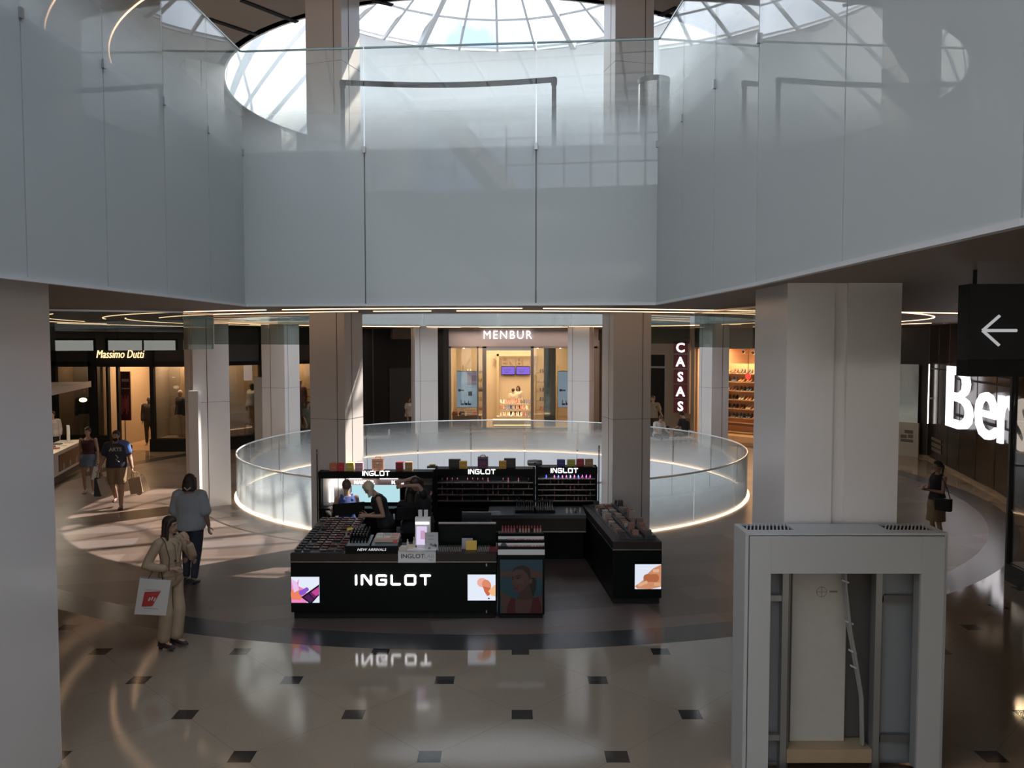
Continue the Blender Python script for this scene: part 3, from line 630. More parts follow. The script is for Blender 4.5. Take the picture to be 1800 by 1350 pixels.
a = MB(); FC.box(a, 1182.5, 596, 1212, 727, -.22, 0); a.build('back_frame', cm((.3, .26, .25), .4), o)
for ch, ya, yb in rows:
    a = MB(); FC.box(a, 1184, ya, 1208, yb, -.26, -.22); a.build('sign_panel', M_mar, o)
    x, z = q(1196, (ya+yb)/2, -.27); text(ch, .55, M_wl, 'letter', o, (x, -.27, z-.195), ext=.012, bold=.014)
FS = Facade((7.7, 34.7), (10.9, 31.2)); q = FS.q; L = (FS.B-FS.A).length
t = FS.thing('wall_back', None, None); t['kind'] = 'structure'; MB().bb(0, L, 0, .15, q(1270, 613)[1], Z1B).build('fascia', cm((.25, .22, .19)), t)
room_box(FS, 0.02, L, 4.0, 3.7, mat('peach_wall', (.62, .42, .27), .6), M_orangef)
g = FS.thing('shop_window', 'open lit front of the shoe shop beside the maroon sign', 'window'); g['kind'] = 'structure'; MB().bb(.05, L-.05, .04, .05, .02, 3.3).build('pane', M_clear, g)
warm_light(FS, L*.5, 1.4, 3.6, 4.2, 2.2, 420, (1, .62, .34))
zs2 = [.62, 1.0, 1.38, 1.76, 2.14, 2.5]
shelf_unit(FS, .2, L-.2, 1.6, 2.0, zs2, 'long wall of backlit shelves full of shoes in the shoe shop', cm((.55, .38, .25)), .03, cm((.7, .42, .25)))
colz = [(.12, .05, .03), (.04, .03, .03), (.40, .16, .07), (.55, .30, .16), (.30, .06, .05), (.5, .45, .38), (.08, .12, .18), (.20, .18, .06)]
for z in zs2:
    for k in range(12): shoe_pair('shoe', 'small shoe on the backlit shelves of the shoe shop', random.choice(colz), 'shoes on the backlit shelves', FS, .4+k*(L-.8)/11, 1.75, z, 1.25)
o = FS.thing('shop_bench', 'low dark bench at the foot of the shoe shelves', 'bench'); MB().bb(.3, L-.3, .9, 1.3, .36, .46).build('seat', cm((.16, .08, .05)), o)
for x in (.4, L/2, L-.4): MB().bb(x-.03, x+.03, .95, 1.25, .02, .36).build('leg', M_dark, o)
for px, py in ((1232, 633), (1231, 651), (1305, 615), (1322, 617)):
    x, z = q(px, py, 1.0); o = thing('spotlight', 'dark track spotlight in the shoe shop', 'light', tuple(FS.M @ Vector((x, 1.0, z))), FS.rz, 'track spotlights in the shoe shop')
    MB().tube([(0, 0, 0), (0, .12, -.10)], .05, 10).build('lamp_head', M_blackm, o); MB().tube([(0, 0, .02), (0, 0, 3.7-z)], .01, 6).build('stem', M_blackm, o); MB().tube([(0, .122, -.102), (0, .128, -.107)], .042, 10).build('bulb', emis('bulb2', (1, .9, .7), 10), o)
x, z = q(1315, 662, 1.5); o = thing('round_sign', 'red round sign above the shoe shelves', 'sign', tuple(FS.M @ Vector((x, 1.5, z))), FS.rz); MB().lathe([(0, -.015), (.13, -.015), (.13, .015), (0, .015)], n=20, M=Matrix.Rotation(PI/2, 4, 'X')).build('disc', cm((.6, .06, .07)), o); MB().bb(-.01, .01, -.01, .01, .12, 3.7-z).build('stem', M_dark, o)
# ---------------- clothes shop with the big lit letters
segs = [((10.95, 31.1), (13.75, 27.3)), ((13.75, 27.3), (12.9, 23.8)), ((12.9, 23.8), (12.25, 20.9)), ((12.25, 20.9), (11.2, 17.2))]
for i, (A, B) in enumerate(segs):
    F = Facade(A, B); L = (F.B-F.A).length; t = F.thing('wall_right', None, None); t['kind'] = 'structure'
    MB().bb(0, L, 0, .12, 0, Z1B).build('panel', M_glossblack, t)
    MB().bb(0, L, -.02, 0, .0, .08).build('sill', cm((.30, .24, .17)), t)
    n = max(2, int(L/1.1)); a = MB()
    for k in range(n+1): a.bb(L*k/n-.008, L*k/n+.008, -.012, 0, .08, Z1B)
    a.build('panel_joint', cm((.10, .09, .08), .3, .5), t)
    MB().bb(0, L, -.014, 0, 2.95, 2.99).build('transom', M_blackm, t)
FH = Facade((13.75, 27.3), (12.9, 23.8))
o = FH.thing('light_tube', 'thin vertical light tube on the dark shop corner', 'light'); x, z = FH.q(1632, 700, -.1); MB().tube([(x, -.1, FH.q(1632, 745, -.1)[1]), (x, -.1, FH.q(1632, 640, -.1)[1])], .018, 8).build('tube', M_ledw, o); MB().bb(x-.02, x+.02, -.09, 0, z-.03, z+.03).build('bracket', M_steel, o)
o = FH.thing('window_notice', 'small grey notice lettered in three lines on the dark panel', 'notice'); a = MB()
for k, (ya, yb) in enumerate(((770, 776), (779, 787), (788, 795))): FH.box(a, 1637, ya+1, 1654, yb, -.02, -.015)
a.build('printed_text', cm((.16, .15, .14)), o)
FHo = Facade((11.9, 29.8), (13.6, 27.45)); o = FHo.thing('hoarding', 'pale hoarding with small printed boxes beside the dark shop', 'hoarding')
a = MB(); FHo.box(a, 1560, 742, 1614, 808, -.12, -.05, .0); a.build('board', cm((.42, .41, .38)), o)
a = MB()
for x0, y0, x1, y1 in ((1590, 756, 1605, 762), (1583, 764, 1594, 770), (1596, 764, 1605, 770), (1583, 772, 1605, 777)): FHo.box(a, x0, y0, x1, y1, -.125, -.12)
a.build('printed_text', cm((.12, .12, .11)), o)
a = MB(); FHo.box(a, 1560, 640, 1614, 742, -.10, -.06); a.build('glazing', mat('bright_mirror', (.55, .56, .52), .12, metal=.9), o)
FL = Facade((12.9, 23.8), (12.25, 20.9)); o = FL.thing('shop_sign', 'huge white lit letters on the dark clothes shop front', 'sign')
pts = [('B', 1668, 1710), ('e', 1717, 1755), ('r', 1757, 1785)]
zb, zt = FL.q(1690, 757, -.15)[1], FL.q(1690, 644, -.15)[1]
x0 = FL.q(1667, 700, -.15)[0]; cap = zt-zb; sz = cap/.70
M_big = emis('big_letter', (1.0, .95, 1.0), 1.7)
for ch, pa, pb in (('B', 1665, 1710), ('e', 1716, 1753), ('r', 1757, 1782), ('s', 1787, 1812), ('h', 1819, 1850)):
    xa, xb = FL.q(pa, 700, -.15)[0], FL.q(pb, 700, -.15)[0]
    l = text(ch, sz, M_big, 'letter', o, (0, -.15, zb+.02), ext=.04, bold=.006, align='LEFT'); vx = [v.co.x for v in l.data.vertices]; k = (xb-xa)/(max(vx)-min(vx))
    l.data.transform(Matrix.Translation((xa-min(vx)*k, 0, 0)) @ Matrix.Diagonal((k, 1, 1, 1))); x = xb
MB().bb(x0, x, -.11, 0, zb+.35, zb+.38).bb(x0, x, -.11, 0, zt-.4, zt-.37).build('bracket', M_blackm, o)
# near return of the clothes shop
FN = Facade((7.95, 13.2), (7.75, 4.0)); L = (FN.B-FN.A).length
t = FN.thing('wall_right', None, None); t['kind'] = 'structure'
MB().bb(0, L, 0, .25, 0, .29).build('plinth', cm((.03, .03, .032), .25), t)
MB().bb(0, L, .06, 3.4, .28, .30).build('window_floor', cm((.38, .27, .17), .3), t)
MB().bb(0, .05, .0, .1, .29, Z1B).build('mullion', M_dark, t); MB().bb(.05, L, .05, .06, 1.13, 1.16).build('rail_trim', M_gold, t)
MB().bb(-.02, 0, .06, 3.4, .29, Z1B).build('side_pane', M_darkglass, t)
for k in range(6): g = FN.thing('shop_window', 'tall dark window pane beside the round floor', 'window'); g['kind'] = 'structure'; MB().bb(.05+k*1.5, .05+(k+1)*1.5-.02, .04, .055, .29, Z1B-.01).build('pane', M_darkglass, g)
t = FN.thing('wall_shop', None, None); t['kind'] = 'structure'; MB().bb(0, L, 3.4, 3.5, 0, Z1B).build('panel', cm((.06, .055, .05)), t)

# round ceiling downlights along the walkway: the lamps that light the shop fronts
for i, (px, py, e) in enumerate(((150, 552, 0), (300, 556, 0), (411, 551, 0), (628, 549, 0), (1240, 549, 0), (1631, 523, 0))):
    pass
for k, deg in enumerate(range(-20, 210, 23)):
    x, y = CX+12.6*math.cos(R(deg)), CY+12.6*math.sin(R(deg))
    o = thing('downlight', 'small round downlight set in the brown ceiling by the shop fronts', 'light', (x, y, Z1B-.02), 0, 'downlights along the shop fronts')
    MB().lathe([(.07, -.012), (.10, -.012), (.10, .015), (.07, .015)], n=20).build('ring_trim', M_steel, o); MB().lathe([(0, 0), (.07, 0), (.07, .012), (0, .012)], n=16).build('bulb', emis('down', (1, .82, .6), 10), o)
    l = area('downlight_lamp', (x, y, Z1B-.05), (0, 0, 0), .15, .15, 17, (1, .78, .56), 'DISK')
# ============================================================ cosmetics island (kiosk)
M_kb = mat('kiosk_black', (.004, .005, .005), .42, spec=.12)
M_kbr = mat('kiosk_dark_brown', (.028, .021, .017), .42, spec=.3, var=.2, scale=6)
M_kline = mat('kiosk_line', (.30, .28, .26), .25, metal=.6)
M_kgrey = mat('kiosk_grey_top', (.055, .062, .066), .28)
M_kwhite = mat('kiosk_white', (.72, .70, .69), .4)
M_il = emis('kiosk_letter', (1.0, .98, 1.0), 3.0)
def strokes(parent, word, H, wd, m, at, th=None, gap=None, dep=.012, name='letter', rx=0.):
    """wide rounded capitals drawn as strokes; each letter its own part; local plane x-z, facing -y"""
    G = {'I': ([[(0, 0), (0, 1)]], .0), 'N': ([[(0, 0), (0, 1), (.25, 1), (.95, 0), (1.0, 0), (1.0, 1)]], 1.0),
         'G': ([[(1.0, .95), (.95, 1), (.1, 1), (0, .9), (0, .1), (.1, 0), (.92, 0), (1, .1), (1, .5), (.5, .5)]], 1.0),
         'L': ([[(0, 1), (0, .1), (.1, 0), (.9, 0)]], .9), 'O': ([[(.1, 0), (.95, 0), (1.05, .1), (1.05, .9), (.95, 1), (.1, 1), (0, .9), (0, .1), (.1, 0)]], 1.05),
         'T': ([[(0, 1), (1.0, 1)], [(.5, 1), (.5, 0)]], 1.0)}
    th = th or H*.19; gap = gap or H*.36
    tot = sum(G[c][1]*wd+gap for c in word)-gap; x = -tot/2; out = []
    for c in word:
        mb = MB()
        for pl in G[c][0]:
            for (a, b) in zip(pl[:-1], pl[1:]):
                A = Vector((x+a[0]*wd, 0, a[1]*(H-th)+th/2)); B = Vector((x+b[0]*wd, 0, b[1]*(H-th)+th/2)); d = B-A
                mb.box((A+B)/2, (d.length, dep, th), ry=-math.atan2(d.z, d.x))
            for p in pl: mb.lathe([(th/2, -dep/2), (th/2, dep/2)], n=10, M=Matrix.Translation((x+p[0]*wd, 0, p[1]*(H-th)+th/2)) @ Matrix.Rotation(PI/2, 4, 'X'))
        o = mb.build(name, m, parent); o.location = at; out.append(o); x += G[c][1]*wd+gap
    return out
def img_panel(parent, x0, x1, z0, z1, y, glow=1.0):
    """backlit square: returns a function that adds coloured polygons on it in 0..1 units"""
    MB().bb(x0, x1, y-.012, y, z0, z1).build('light_box', emis('lightbox', (.78, .83, .95), glow), parent)
    k = [0]
    def poly(pts, col, st=glow, name='printed_shape'):
        k[0] += 1; yy = y-.013-.0006*k[0]
        P = [(x0+(x1-x0)*p[0], z0+(z1-z0)*p[1]) for p in pts]; M = Matrix.Translation((0, yy, 0)) @ Matrix.Rotation(PI/2, 4, 'X')
        return MB().prism(P, -.0003, .0003, M).build(name, emis('print', col, st), parent)
    return poly
def blob(cx_, cy_, rx, ry, n=20, a=0., w=0.):
    return [(cx_+rx*math.cos(t)*math.cos(a)-ry*math.sin(t)*math.sin(a)*(1+w*math.cos(3*t)), cy_+rx*math.cos(t)*math.sin(a)+ry*math.sin(t)*math.cos(a)*(1+w*math.cos(2*t))) for t in [2*PI*i/n for i in range(n)]]
KX0, KX1, KY = -3.06, -.215, 11.30
# ---- front counter
fc = thing('display_counter', 'long black cosmetics counter with white lit letters on its front', 'counter', (0, 0, 0))
MB().bb(KX0, KX1, KY, KY+.62, .10, .80).build('counter_body', M_kb, fc, bevel=.006)
MB().bb(KX0, KX0+.72, KY+.62, KY+1.85, .10, .80).build('counter_return', M_kb, fc)
MB().bb(KX0+.03, KX1-.02, KY+.05, KY+.60, 0, .10).bb(KX0+.05, KX0+.70, KY+.62, KY+1.83, 0, .10).build('plinth', M_blackm, fc)
MB().bb(KX0-.004, KX1+.002, KY-.004, KY+.62, .80, .815).bb(KX0-.004, KX0+.72, KY+.62, KY+1.85, .80, .815).build('metal_line', M_kline, fc)
MB().bb(KX0, KX1, KY, KY+.62, .815, .925).bb(KX0, KX0+.72, KY+.62, KY+1.85, .815, .925).build('worktop', M_kbr, fc)
cxl = atz(692, 1000).x*0 + (692-900)*11.5/1456
strokes(fc, 'INGLOT', .150, .125, M_il, (cxl, KY-.02, .485), th=.029, gap=.080)
zA = aty(540, 1059, KY).z; zB = aty(540, 1014, KY).z
P = img_panel(fc, KX0+.01, KX0+.395, zA, zB, KY, 1.0)
P([(0, 0), (.55, 0), (.6, .3), (.45, .55), (.25, .65), (.28, .95), (.12, .6), (0, .95)], (.85, .25, .55)); P(blob(.18, .32, .2, .28, w=.3), (.85, .22, .12)); P(blob(.45, .45, .2, .12, a=.6, w=.4), (.25, .10, .6)); P([(0, .95), (.1, .4), (.28, .5), (.2, .8)], (.80, .55, .85))
P([(.35, .22), (1, .72), (1, .3), (.75, 0), (.62, 0)], (.012, .01, .02)); P([(.45, .22), (.62, .34), (.8, .14), (.68, .02)], (.08, .015, .10)); P([(.72, .42), (.98, .62), (1, .34), (.88, .26)], (.55, .06, .30)); P([(.66, .36), (.72, .41), (.90, .26), (.82, .18)], (.16, .02, .12))
zA = aty(845, 1055, KY).z; zB = aty(845, 1010, KY).z
xr = aty(871, 1030, KY).x
P = img_panel(fc, xr-.385, xr, zA, zB, KY, 1.0)
P(blob(.52, .70, .18, .18), (.85, .42, .36)); P(blob(.68, .60, .16, .22, a=.3), (.72, .26, .14)); P([(.55, .55), (.8, .5), (.85, .35), (.78, .2), (.70, .18), (.60, .35)], (.60, .14, .07)); P([(.74, .36), (.95, .6), (1, .6), (1, .16), (.85, .2)], (.88, .50, .25)); P(blob(.76, .08, .03, .03), (.02, .02, .03))
for py in (993, 1075): x = aty(855, py, KY).x; z = aty(855, py, KY).z; MB().bb(x-.008, x+.008, KY-.006, KY, z-.018, z+.018).build('lock_plate', M_steel, fc)
def card(label, cat, px0, py0, px1, py1, Y, col, name='card', th=.012, group=None, tilt=0., m=None):
    a, b = aty(px0, py1, Y), aty(px1, py0, Y); t = thing(name, label, cat, ((a.x+b.x)/2, Y, a.z), 0, group)
    MB().box((0, 0, (b.z-a.z)/2), (b.x-a.x, th, b.z-a.z), rx=tilt).build('card_body', m or cm(col, .5), t); return t, (b.x-a.x), (b.z-a.z)
# ---- sloped tester tray on the left return
tt = thing('tester_tray', 'long grey sloped tray of make-up testers on the end of the black counter', 'tray', (KX0, KY, .925))
M_slope = Matrix.Translation((KX0, KY+.03, .930)) @ Matrix.Rotation(math.atan2(.10, 1.78), 4, 'X')
MB().box((.36, .92, -.0), (.70, 1.80, .012), M=Matrix.Rotation(math.atan2(.10, 1.78), 4, 'X')).build('tray_base', M_kgrey, tt)
MB().prism([(.01, .03), (.71, .03), (.71, 1.8), (.01, 1.8)], -.0, .004).build('tray_foot', M_kbr, tt)
def palette(name, col, pans, s=(.09, .06)):
    t = bpy.data.objects.new(name, None); COL.objects.link(t)
    MB().bb(-s[0]/2, s[0]/2, -s[1]/2, s[1]/2, 0, .014).build('case', cm((.02, .018, .018), .3), t)
    mb = MB(); n = len(pans)
    for i in range(n):
        x = -s[0]/2+s[0]*(i+.5)/n; MB().bb(x-s[0]*.42/n, x+s[0]*.42/n, -s[1]*.38, s[1]*.38, .014, .017).build('pan', cm(pans[i], .5), t)
    return t
shades = [((.30, .14, .12), (.22, .10, .09)), ((.45, .32, .26), (.35, .22, .18), (.5, .38, .32)), ((.18, .04, .05), (.25, .05, .06)), ((.10, .09, .10), (.16, .14, .15)), ((.36, .10, .12), (.28, .08, .09), (.40, .16, .16)), ((.48, .38, .34), (.42, .30, .26))]
protos = [palette('eyeshadow_palette', None, s_) for s_ in shades]; used = [False]*6
rows_ = ['next to the front edge', 'low on the slope', 'halfway up the slope', 'high on the slope', 'at the top of the slope']
for r_ in range(15):
    for c_ in range(6):
        if random.random() < .10: continue
        i = [(3, 3, 0), (1, 0, 5), (2, 2, 4)][c_//2][random.randrange(3)] if r_ < 12 else random.choice((1, 5, 0))
        o = protos[i] if not used[i] else copy_tree(protos[i]); used[i] = True
        p = M_slope @ Vector((.085+c_*.112+(.01 if c_ % 2 else 0), .06+r_*.118, .010))
        put(o, p, random.uniform(-.06, .06)); o.rotation_euler[0] = math.atan2(.10, 1.78)
        tag(o, 'small make-up palette on the sloped grey tray, %s' % rows_[r_//3], 'make-up', 'make-up palettes on the sloped tray, %s' % rows_[r_//3])
t = thing('price_ticket', 'small yellow ticket lying on the sloped tester tray', 'ticket', tuple(M_slope @ Vector((.62, 1.05, .03)))); MB().box((0, 0, 0), (.10, .07, .006), rx=.4).build('ticket_card', cm((.75, .65, .10), .4), t)
# ---- riser with new arrivals
nr = thing('display_riser', 'low black riser lettered NEW ARRIVALS on the counter', 'riser', (0, 0, 0)); a0 = aty(607, 987, KY-.0).x; a1 = aty(700, 987, KY).x
MB().bb(a0, a1, KY-.01, KY+.42, .925, 1.03).build('riser_box', M_kb, nr)
text('NEW ARRIVALS', .05, emis('na_letter', (.9, .9, .95), .9), 'letter', nr, ((a0+a1)/2, KY-.012, .965), ext=.001, xs=1.15, shear=.2)
for i, (xa, xb, col, lb) in enumerate(((a0+.02, a0+.33, (.30, .31, .32), 'grey tray under the rows of black tubes'), (a0+.36, a1-.01, (.16, .21, .22), 'blue-grey tray under the pastel palette box'))):
    t = thing('tray', lb, 'tray', ((xa+xb)/2, KY+.2, 1.03)); MB().box((0, 0, .03), (xb-xa, .40, .01), rx=.14).build('tray_plate', cm(col, .3), t)
    MB().bb(-(xb-xa)/2+.01, (xb-xa)/2-.01, .12, .18, 0, .05).build('tray_foot', M_kb, t)
tp = thing('make_up_tube', None, None); MB().lathe([(0, 0), (.011, 0), (.013, .05), (.009, .055), (.009, .10), (0, .10)], n=10).build('tube_body', M_kb, tp); MB().lathe([(.010, .10), (.010, .13), (0, .13)], n=10).build('tube_cap', cm((.10, .10, .11), .15, .5), tp)
k = 0
for r_ in range(4):
    for c_ in range(6):
        o = tp if k == 0 else copy_tree(tp); k += 1
        put(o, (a0+.06+c_*.045, KY+.08+r_*.085, 1.053+r_*.012)); tag(o, 'small black tube standing on the grey tray of new arrivals', 'make-up', 'black tubes on the new arrivals riser')
t = thing('palette_box', 'open pastel box of coloured compacts on the new arrivals riser', 'make-up box', (a0+.56, KY+.18, 1.075)); T = Matrix.Rotation(.15, 4, 'X')
MB().box((0, 0, .03), (.33, .22, .05), M=T).build('box_body', cm((.55, .40, .33), .4), t)
for i in range(3):
    for j in range(2): MB().box((-.10+i*.10, -.045+j*.09, .062), (.08, .07, .015), M=T).build('compact', cm([(.55, .62, .50), (.70, .55, .42), (.45, .33, .20), (.62, .55, .50), (.25, .35, .30), (.60, .20, .22)][i+j*3], .3), t)
MB().box((.12, -.115, .02), (.06, .006, .05), M=T).build('seal', cm((.7, .12, .15)), t)
# ---- white lab display
lb_ = thing('lab_display', 'white stepped stand lettered INGLOT LAB hanging over the counter edge', 'display stand', (0, 0, 0)); a0, a1 = aty(700, 975, KY).x, aty(766, 975, KY).x
MB().bb(a0, a1, KY-.016, KY+.0, .80, .965).bb(a0, a1, KY-.016, KY+.30, .935, .965).build('stand_body', M_kwhite, lb_)
text('INGLOT', .085, cm((.06, .06, .07)), 'letter', lb_, (a0+.20, KY-.018, .865), ext=.001, bold=.001, xs=1.05); text('LAB', .08, cm((.42, .42, .44)), 'letter', lb_, (a1-.09, KY-.018, .865), ext=.001, xs=1.05)
text('1983', .035, cm((.3, .3, .32)), 'letter', lb_, (a1-.07, KY-.018, .825), ext=.001)
for i, (x, w_, h) in enumerate(((a0+.03, .10, .035), (a0+.12, .08, .05), (a0+.17, .07, .03))): o = MB().bb(-w_/2, w_/2, -.04, .04, 0, h).build('cream_box', cm((.62, .50, .38), .5), loc=(x+.03, KY+.12+.09*(i-1), .965)); tag(o, 'flat cream carton on the white lab stand', 'carton', 'cream cartons on the lab stand')
for i, (x, h) in enumerate(((a0+.10, .10), (a0+.19, .13))): o = MB().lathe([(0, 0), (.016, 0), (.016, h*.6), (.008, h*.65), (.008, h), (0, h)], n=10).build('bottle', cm((.65, .62, .58), .2), loc=(x, KY+.245, .965)); tag(o, 'little pale dropper bottle behind the cream cartons on the lab stand', 'bottle', 'dropper bottles on the lab stand')
x0, x1 = aty(730, 950, KY+.2).x, aty(757, 950, KY+.2).x
t = thing('lit_display', 'upright white display with a glowing pink panel on the lab stand', 'display', ((x0+x1)/2, KY+.22, .965)); w_ = x1-x0
MB().bb(-w_/2, w_/2, -.05, .05, 0, .42).build('display_case', M_kwhite, t, bevel=.004); MB().bb(-w_/2+.02, w_/2-.05, -.055, -.05, .04, .30).build('light_panel', emis('pinkp', (.72, .62, .85), 1.0), t); MB().bb(-.03, .03, -.058, -.055, .12, .24).build('printed_shape', emis('pinkp2', (.72, .42, .62), .8), t); MB().bb(-w_/2+.01, w_/2-.02, -.058, -.05, .33, .36).build('light_strip', emis('lstrip', (1, 1, 1), 3), t)
for i, px in enumerate((739, 749)): x = aty(px, 920, KY+.22).x; o = MB().bb(-.027, .027, -.022, .022, 0, .10).build('carton', cm((.55, .54, .53), .5), loc=(x, KY+.22, 1.385)); tag(o, 'small grey carton on top of the white lit display', 'carton', 'grey cartons on the lit display')
t, w_, h_ = card('white flower card leaning by the glowing display', 'card', 747, 936, 770, 967, KY+.10, (.50, .50, .50), 'flower_card')
for i in range(5): MB().lathe([(0, 0), (.018, 0), (.018, .002), (0, .002)], n=7, M=Matrix.Translation((.01+.05*math.cos(i*1.9), -.008, .06+.03*math.sin(i*2.3))) @ Matrix.Rotation(PI/2, 4, 'X')).build('printed_flower', cm((.2, .2, .2)), t)
for z in (h_*.8, h_*.62): MB().bb(-.05, .03, -.008, -.006, z, z+.008).build('printed_text', cm((.25, .25, .25)), t)
# ---- right end of the front counter: product row, black upstand, cards
t = thing('counter_upstand', 'black upstand panel behind the row of foil packets', 'panel', (0, 0, 0)); a0, a1 = aty(771, 960, KY+.35).x, aty(872, 960, KY+.35).x; MB().bb(a0, a1, KY+.35, KY+.40, .925, 1.26).build('upstand_panel', M_kb, t); MB().bb(a0, a1, KY+.34, KY+.41, 1.26, 1.275).build('metal_line', M_kline, t)
pk = thing('foil_packet', None, None); MB().box((0, 0, .035), (.014, .10, .07), ry=.2).build('packet_body', cm((.20, .19, .18), .3, .5), pk); k = 0
for px in list(range(772, 812, 3))+list(range(841, 860, 3)):
    o = pk if k == 0 else copy_tree(pk); k += 1; put(o, (aty(px, 970, KY+.14).x, KY+.14, .925)); tag(o, 'thin grey foil packet filed in the row along the counter edge', 'packet', 'foil packets along the counter edge')
o = MB().bb(-.08, .08, -.04, .04, 0, .06).build('carton', cm((.12, .01, .015)), loc=(aty(867, 970, KY+.13).x, KY+.13, .925)); tag(o, 'dark red carton at the end of the foil packet row', 'carton')
card('pale grey card propped behind the yellow card', 'card', 812, 946, 831, 966, KY+.26, (.38, .38, .42), 'card')
card('bright yellow card propped in the packet row', 'card', 819, 950, 838, 968, KY+.20, (.80, .50, .10), 'card')
# monitor behind the counter
t = thing('till_screen', 'black till screen facing away behind the counter', 'screen', ((815+862)/2*0+aty(838, 920, KY+.9).x, KY+.9, .80)); MB().bb(-.22, .22, -.03, .02, .22, .52).build('casing', cm((.02, .022, .024), .35), t, bevel=.01); MB().bb(-.03, .03, .0, .04, .0, .30).build('stand', M_blackm, t); MB().bb(-.12, .12, -.08, .12, 0, .02).build('foot', M_blackm, t)
x = aty(800, 905, 13.2).x
t = thing('desk', 'low black desk inside the cosmetics island', 'desk', (x-.1, KY+.95, 0)); MB().bb(-.55, .75, -.25, .25, .74, .80).build('desk_top', M_kb, t); MB().bb(-.55, -.50, -.25, .25, 0, .74).bb(.70, .75, -.25, .25, 0, .74).build('side_panel', M_kb, t)
# ---- poster unit
pu = thing('poster_unit', 'black unit with a portrait poster and stepped white ledges', 'display unit', (0, 0, 0)); px0, px1 = -.195, .452
MB().bb(px0, px1, KY+.02, KY+.60, .06, .90).build('unit_body', M_kb, pu, bevel=.005); MB().bb(px0+.03, px1-.03, KY+.06, KY+.56, 0, .06).build('plinth', M_blackm, pu)
MB().bb(px0, px1, KY+.02, KY+.05, .90, .97).build('top_rail', M_kwhite, pu)
for i, (y, z) in enumerate(((.14, 1.0), (.28, 1.06))): MB().bb(px0, px1, KY+y, KY+y+.015, z, z+.035).build('ledge_rail', M_kwhite, pu); MB().bb(px0, px1, KY+y-.08, KY+y+.10, .90, z).build('ledge', M_kb, pu)
MB().bb(px0, px1, KY+.44, KY+.60, .90, 1.10).build('ledge', M_kb, pu)
MB().lathe([(0, 0), (.045, 0), (.045, .012), (0, .012)], n=16, M=Matrix.Translation((px0+.08, KY+.13, 1.0)) @ Matrix.Rotation(PI/2, 4, 'X')).build('badge', cm((.08, .08, .085), .3), pu)
# portrait, in photo units 750..1225 x 430..1055
def face_poster():
    x0, x1 = px0+.03, px1-.03; z0, z1 = .085, .835; k = [0]
    MB().bb(x0, x1, KY+.010, KY+.02, z0, z1).build('poster_sheet', cm((.014, .055, .075), .35), pu)
    def pg(pts, col, nm='printed_shape'):
        k[0] += 1; M = Matrix.Translation((0, KY+.0095-.0005*k[0], 0)) @ Matrix.Rotation(PI/2, 4, 'X')
        col = tuple(c*.42 for c in col); MB().prism([(x0+(x1-x0)*min(1, max(0, (p[0]-750)/475)), z1-(z1-z0)*min(1, max(0, (p[1]-432)/623))) for p in pts], -.0002, .0002, M).build(nm, cm(col, .35), pu)
    sk = (.20, .10, .075); skd = (.12, .055, .045); skl = (.26, .14, .10)
    E = lambda cx_, cy_, rx, ry, a=0.: [(cx_+rx*math.cos(t)*math.cos(a)-ry*math.sin(t)*math.sin(a), cy_+rx*math.cos(t)*math.sin(a)+ry*math.sin(t)*math.cos(a)) for t in [2*PI*i/22 for i in range(22)]]
    pg([(1085, 590), (1130, 600), (1158, 680), (1150, 780), (1125, 860), (1085, 850), (1060, 760)], (.02, .015, .015), 'printed_hair')
    pg([(750, 790), (800, 830), (900, 885), (1120, 868), (1225, 850), (1225, 1055), (770, 1055)], sk, 'printed_skin')
    pg([(750, 568), (830, 565), (900, 560), (905, 625), (830, 630), (750, 636)], sk, 'printed_arm')
    pg([(1055, 500), (1100, 540), (1160, 560), (1225, 585), (1225, 645), (1150, 640), (1080, 640), (1050, 580)], sk, 'printed_arm')
    pg([(985, 790), (1075, 700), (1100, 800), (1125, 880), (1060, 900), (940, 890)], skd, 'printed_neck')
    pg(E(985, 570, 100, 72, -.15), (.035, .022, .02), 'printed_hair')
    pg([(1010, 510), (1085, 560), (1095, 660), (1060, 700), (1020, 600)], (.035, .022, .02), 'printed_hair')
    pg([(880, 610), (885, 575), (930, 545), (1000, 545), (1050, 590), (1075, 650), (1068, 710), (1040, 755), (985, 800), (950, 812), (925, 800), (905, 765), (900, 735), (888, 725), (890, 690), (878, 655)], sk, 'printed_face')
    pg([(940, 640), (1000, 650), (1010, 700), (965, 715), (940, 690)], skl, 'printed_cheek')
    pg(E(1092, 682, 17, 30, .3), skl, 'printed_ear')
    pg([(905, 640), (940, 615), (990, 612), (985, 622), (940, 628)], (.02, .015, .015), 'printed_brow'); pg(E(955, 645, 24, 9, -.1), (.03, .02, .02), 'printed_eye'); pg(E(893, 655, 9, 8), (.03, .02, .02), 'printed_eye'); pg([(882, 625), (900, 632), (902, 640), (884, 640)], (.02, .015, .015), 'printed_brow')
    pg([(888, 722), (912, 712), (915, 728), (895, 736)], skd, 'printed_nose'); pg(E(925, 762, 26, 16, .2), (.30, .02, .03), 'printed_lips')
    pg([(872, 875), (918, 875), (922, 1055), (820, 1055), (835, 960)], (.16, .01, .02), 'printed_strap'); pg([(1112, 872), (1180, 865), (1208, 950), (1215, 1055), (1082, 1055), (1105, 960)], (.16, .01, .02), 'printed_strap')
face_poster()
lp = thing('lipstick', None, None); MB().lathe([(0, 0), (.009, 0), (.009, .038), (0, .038)], n=8).build('case', cm((.03, .03, .03), .2), lp); MB().lathe([(.0065, .038), (.0065, .058), (.002, .066), (0, .066)], n=8).build('bullet', cm((.35, .05, .07), .3), lp)
lp2 = copy_tree(lp); lp2.children[1].data = lp2.children[1].data.copy(); lp2.children[1].data.materials[0] = cm((.50, .30, .22), .3)
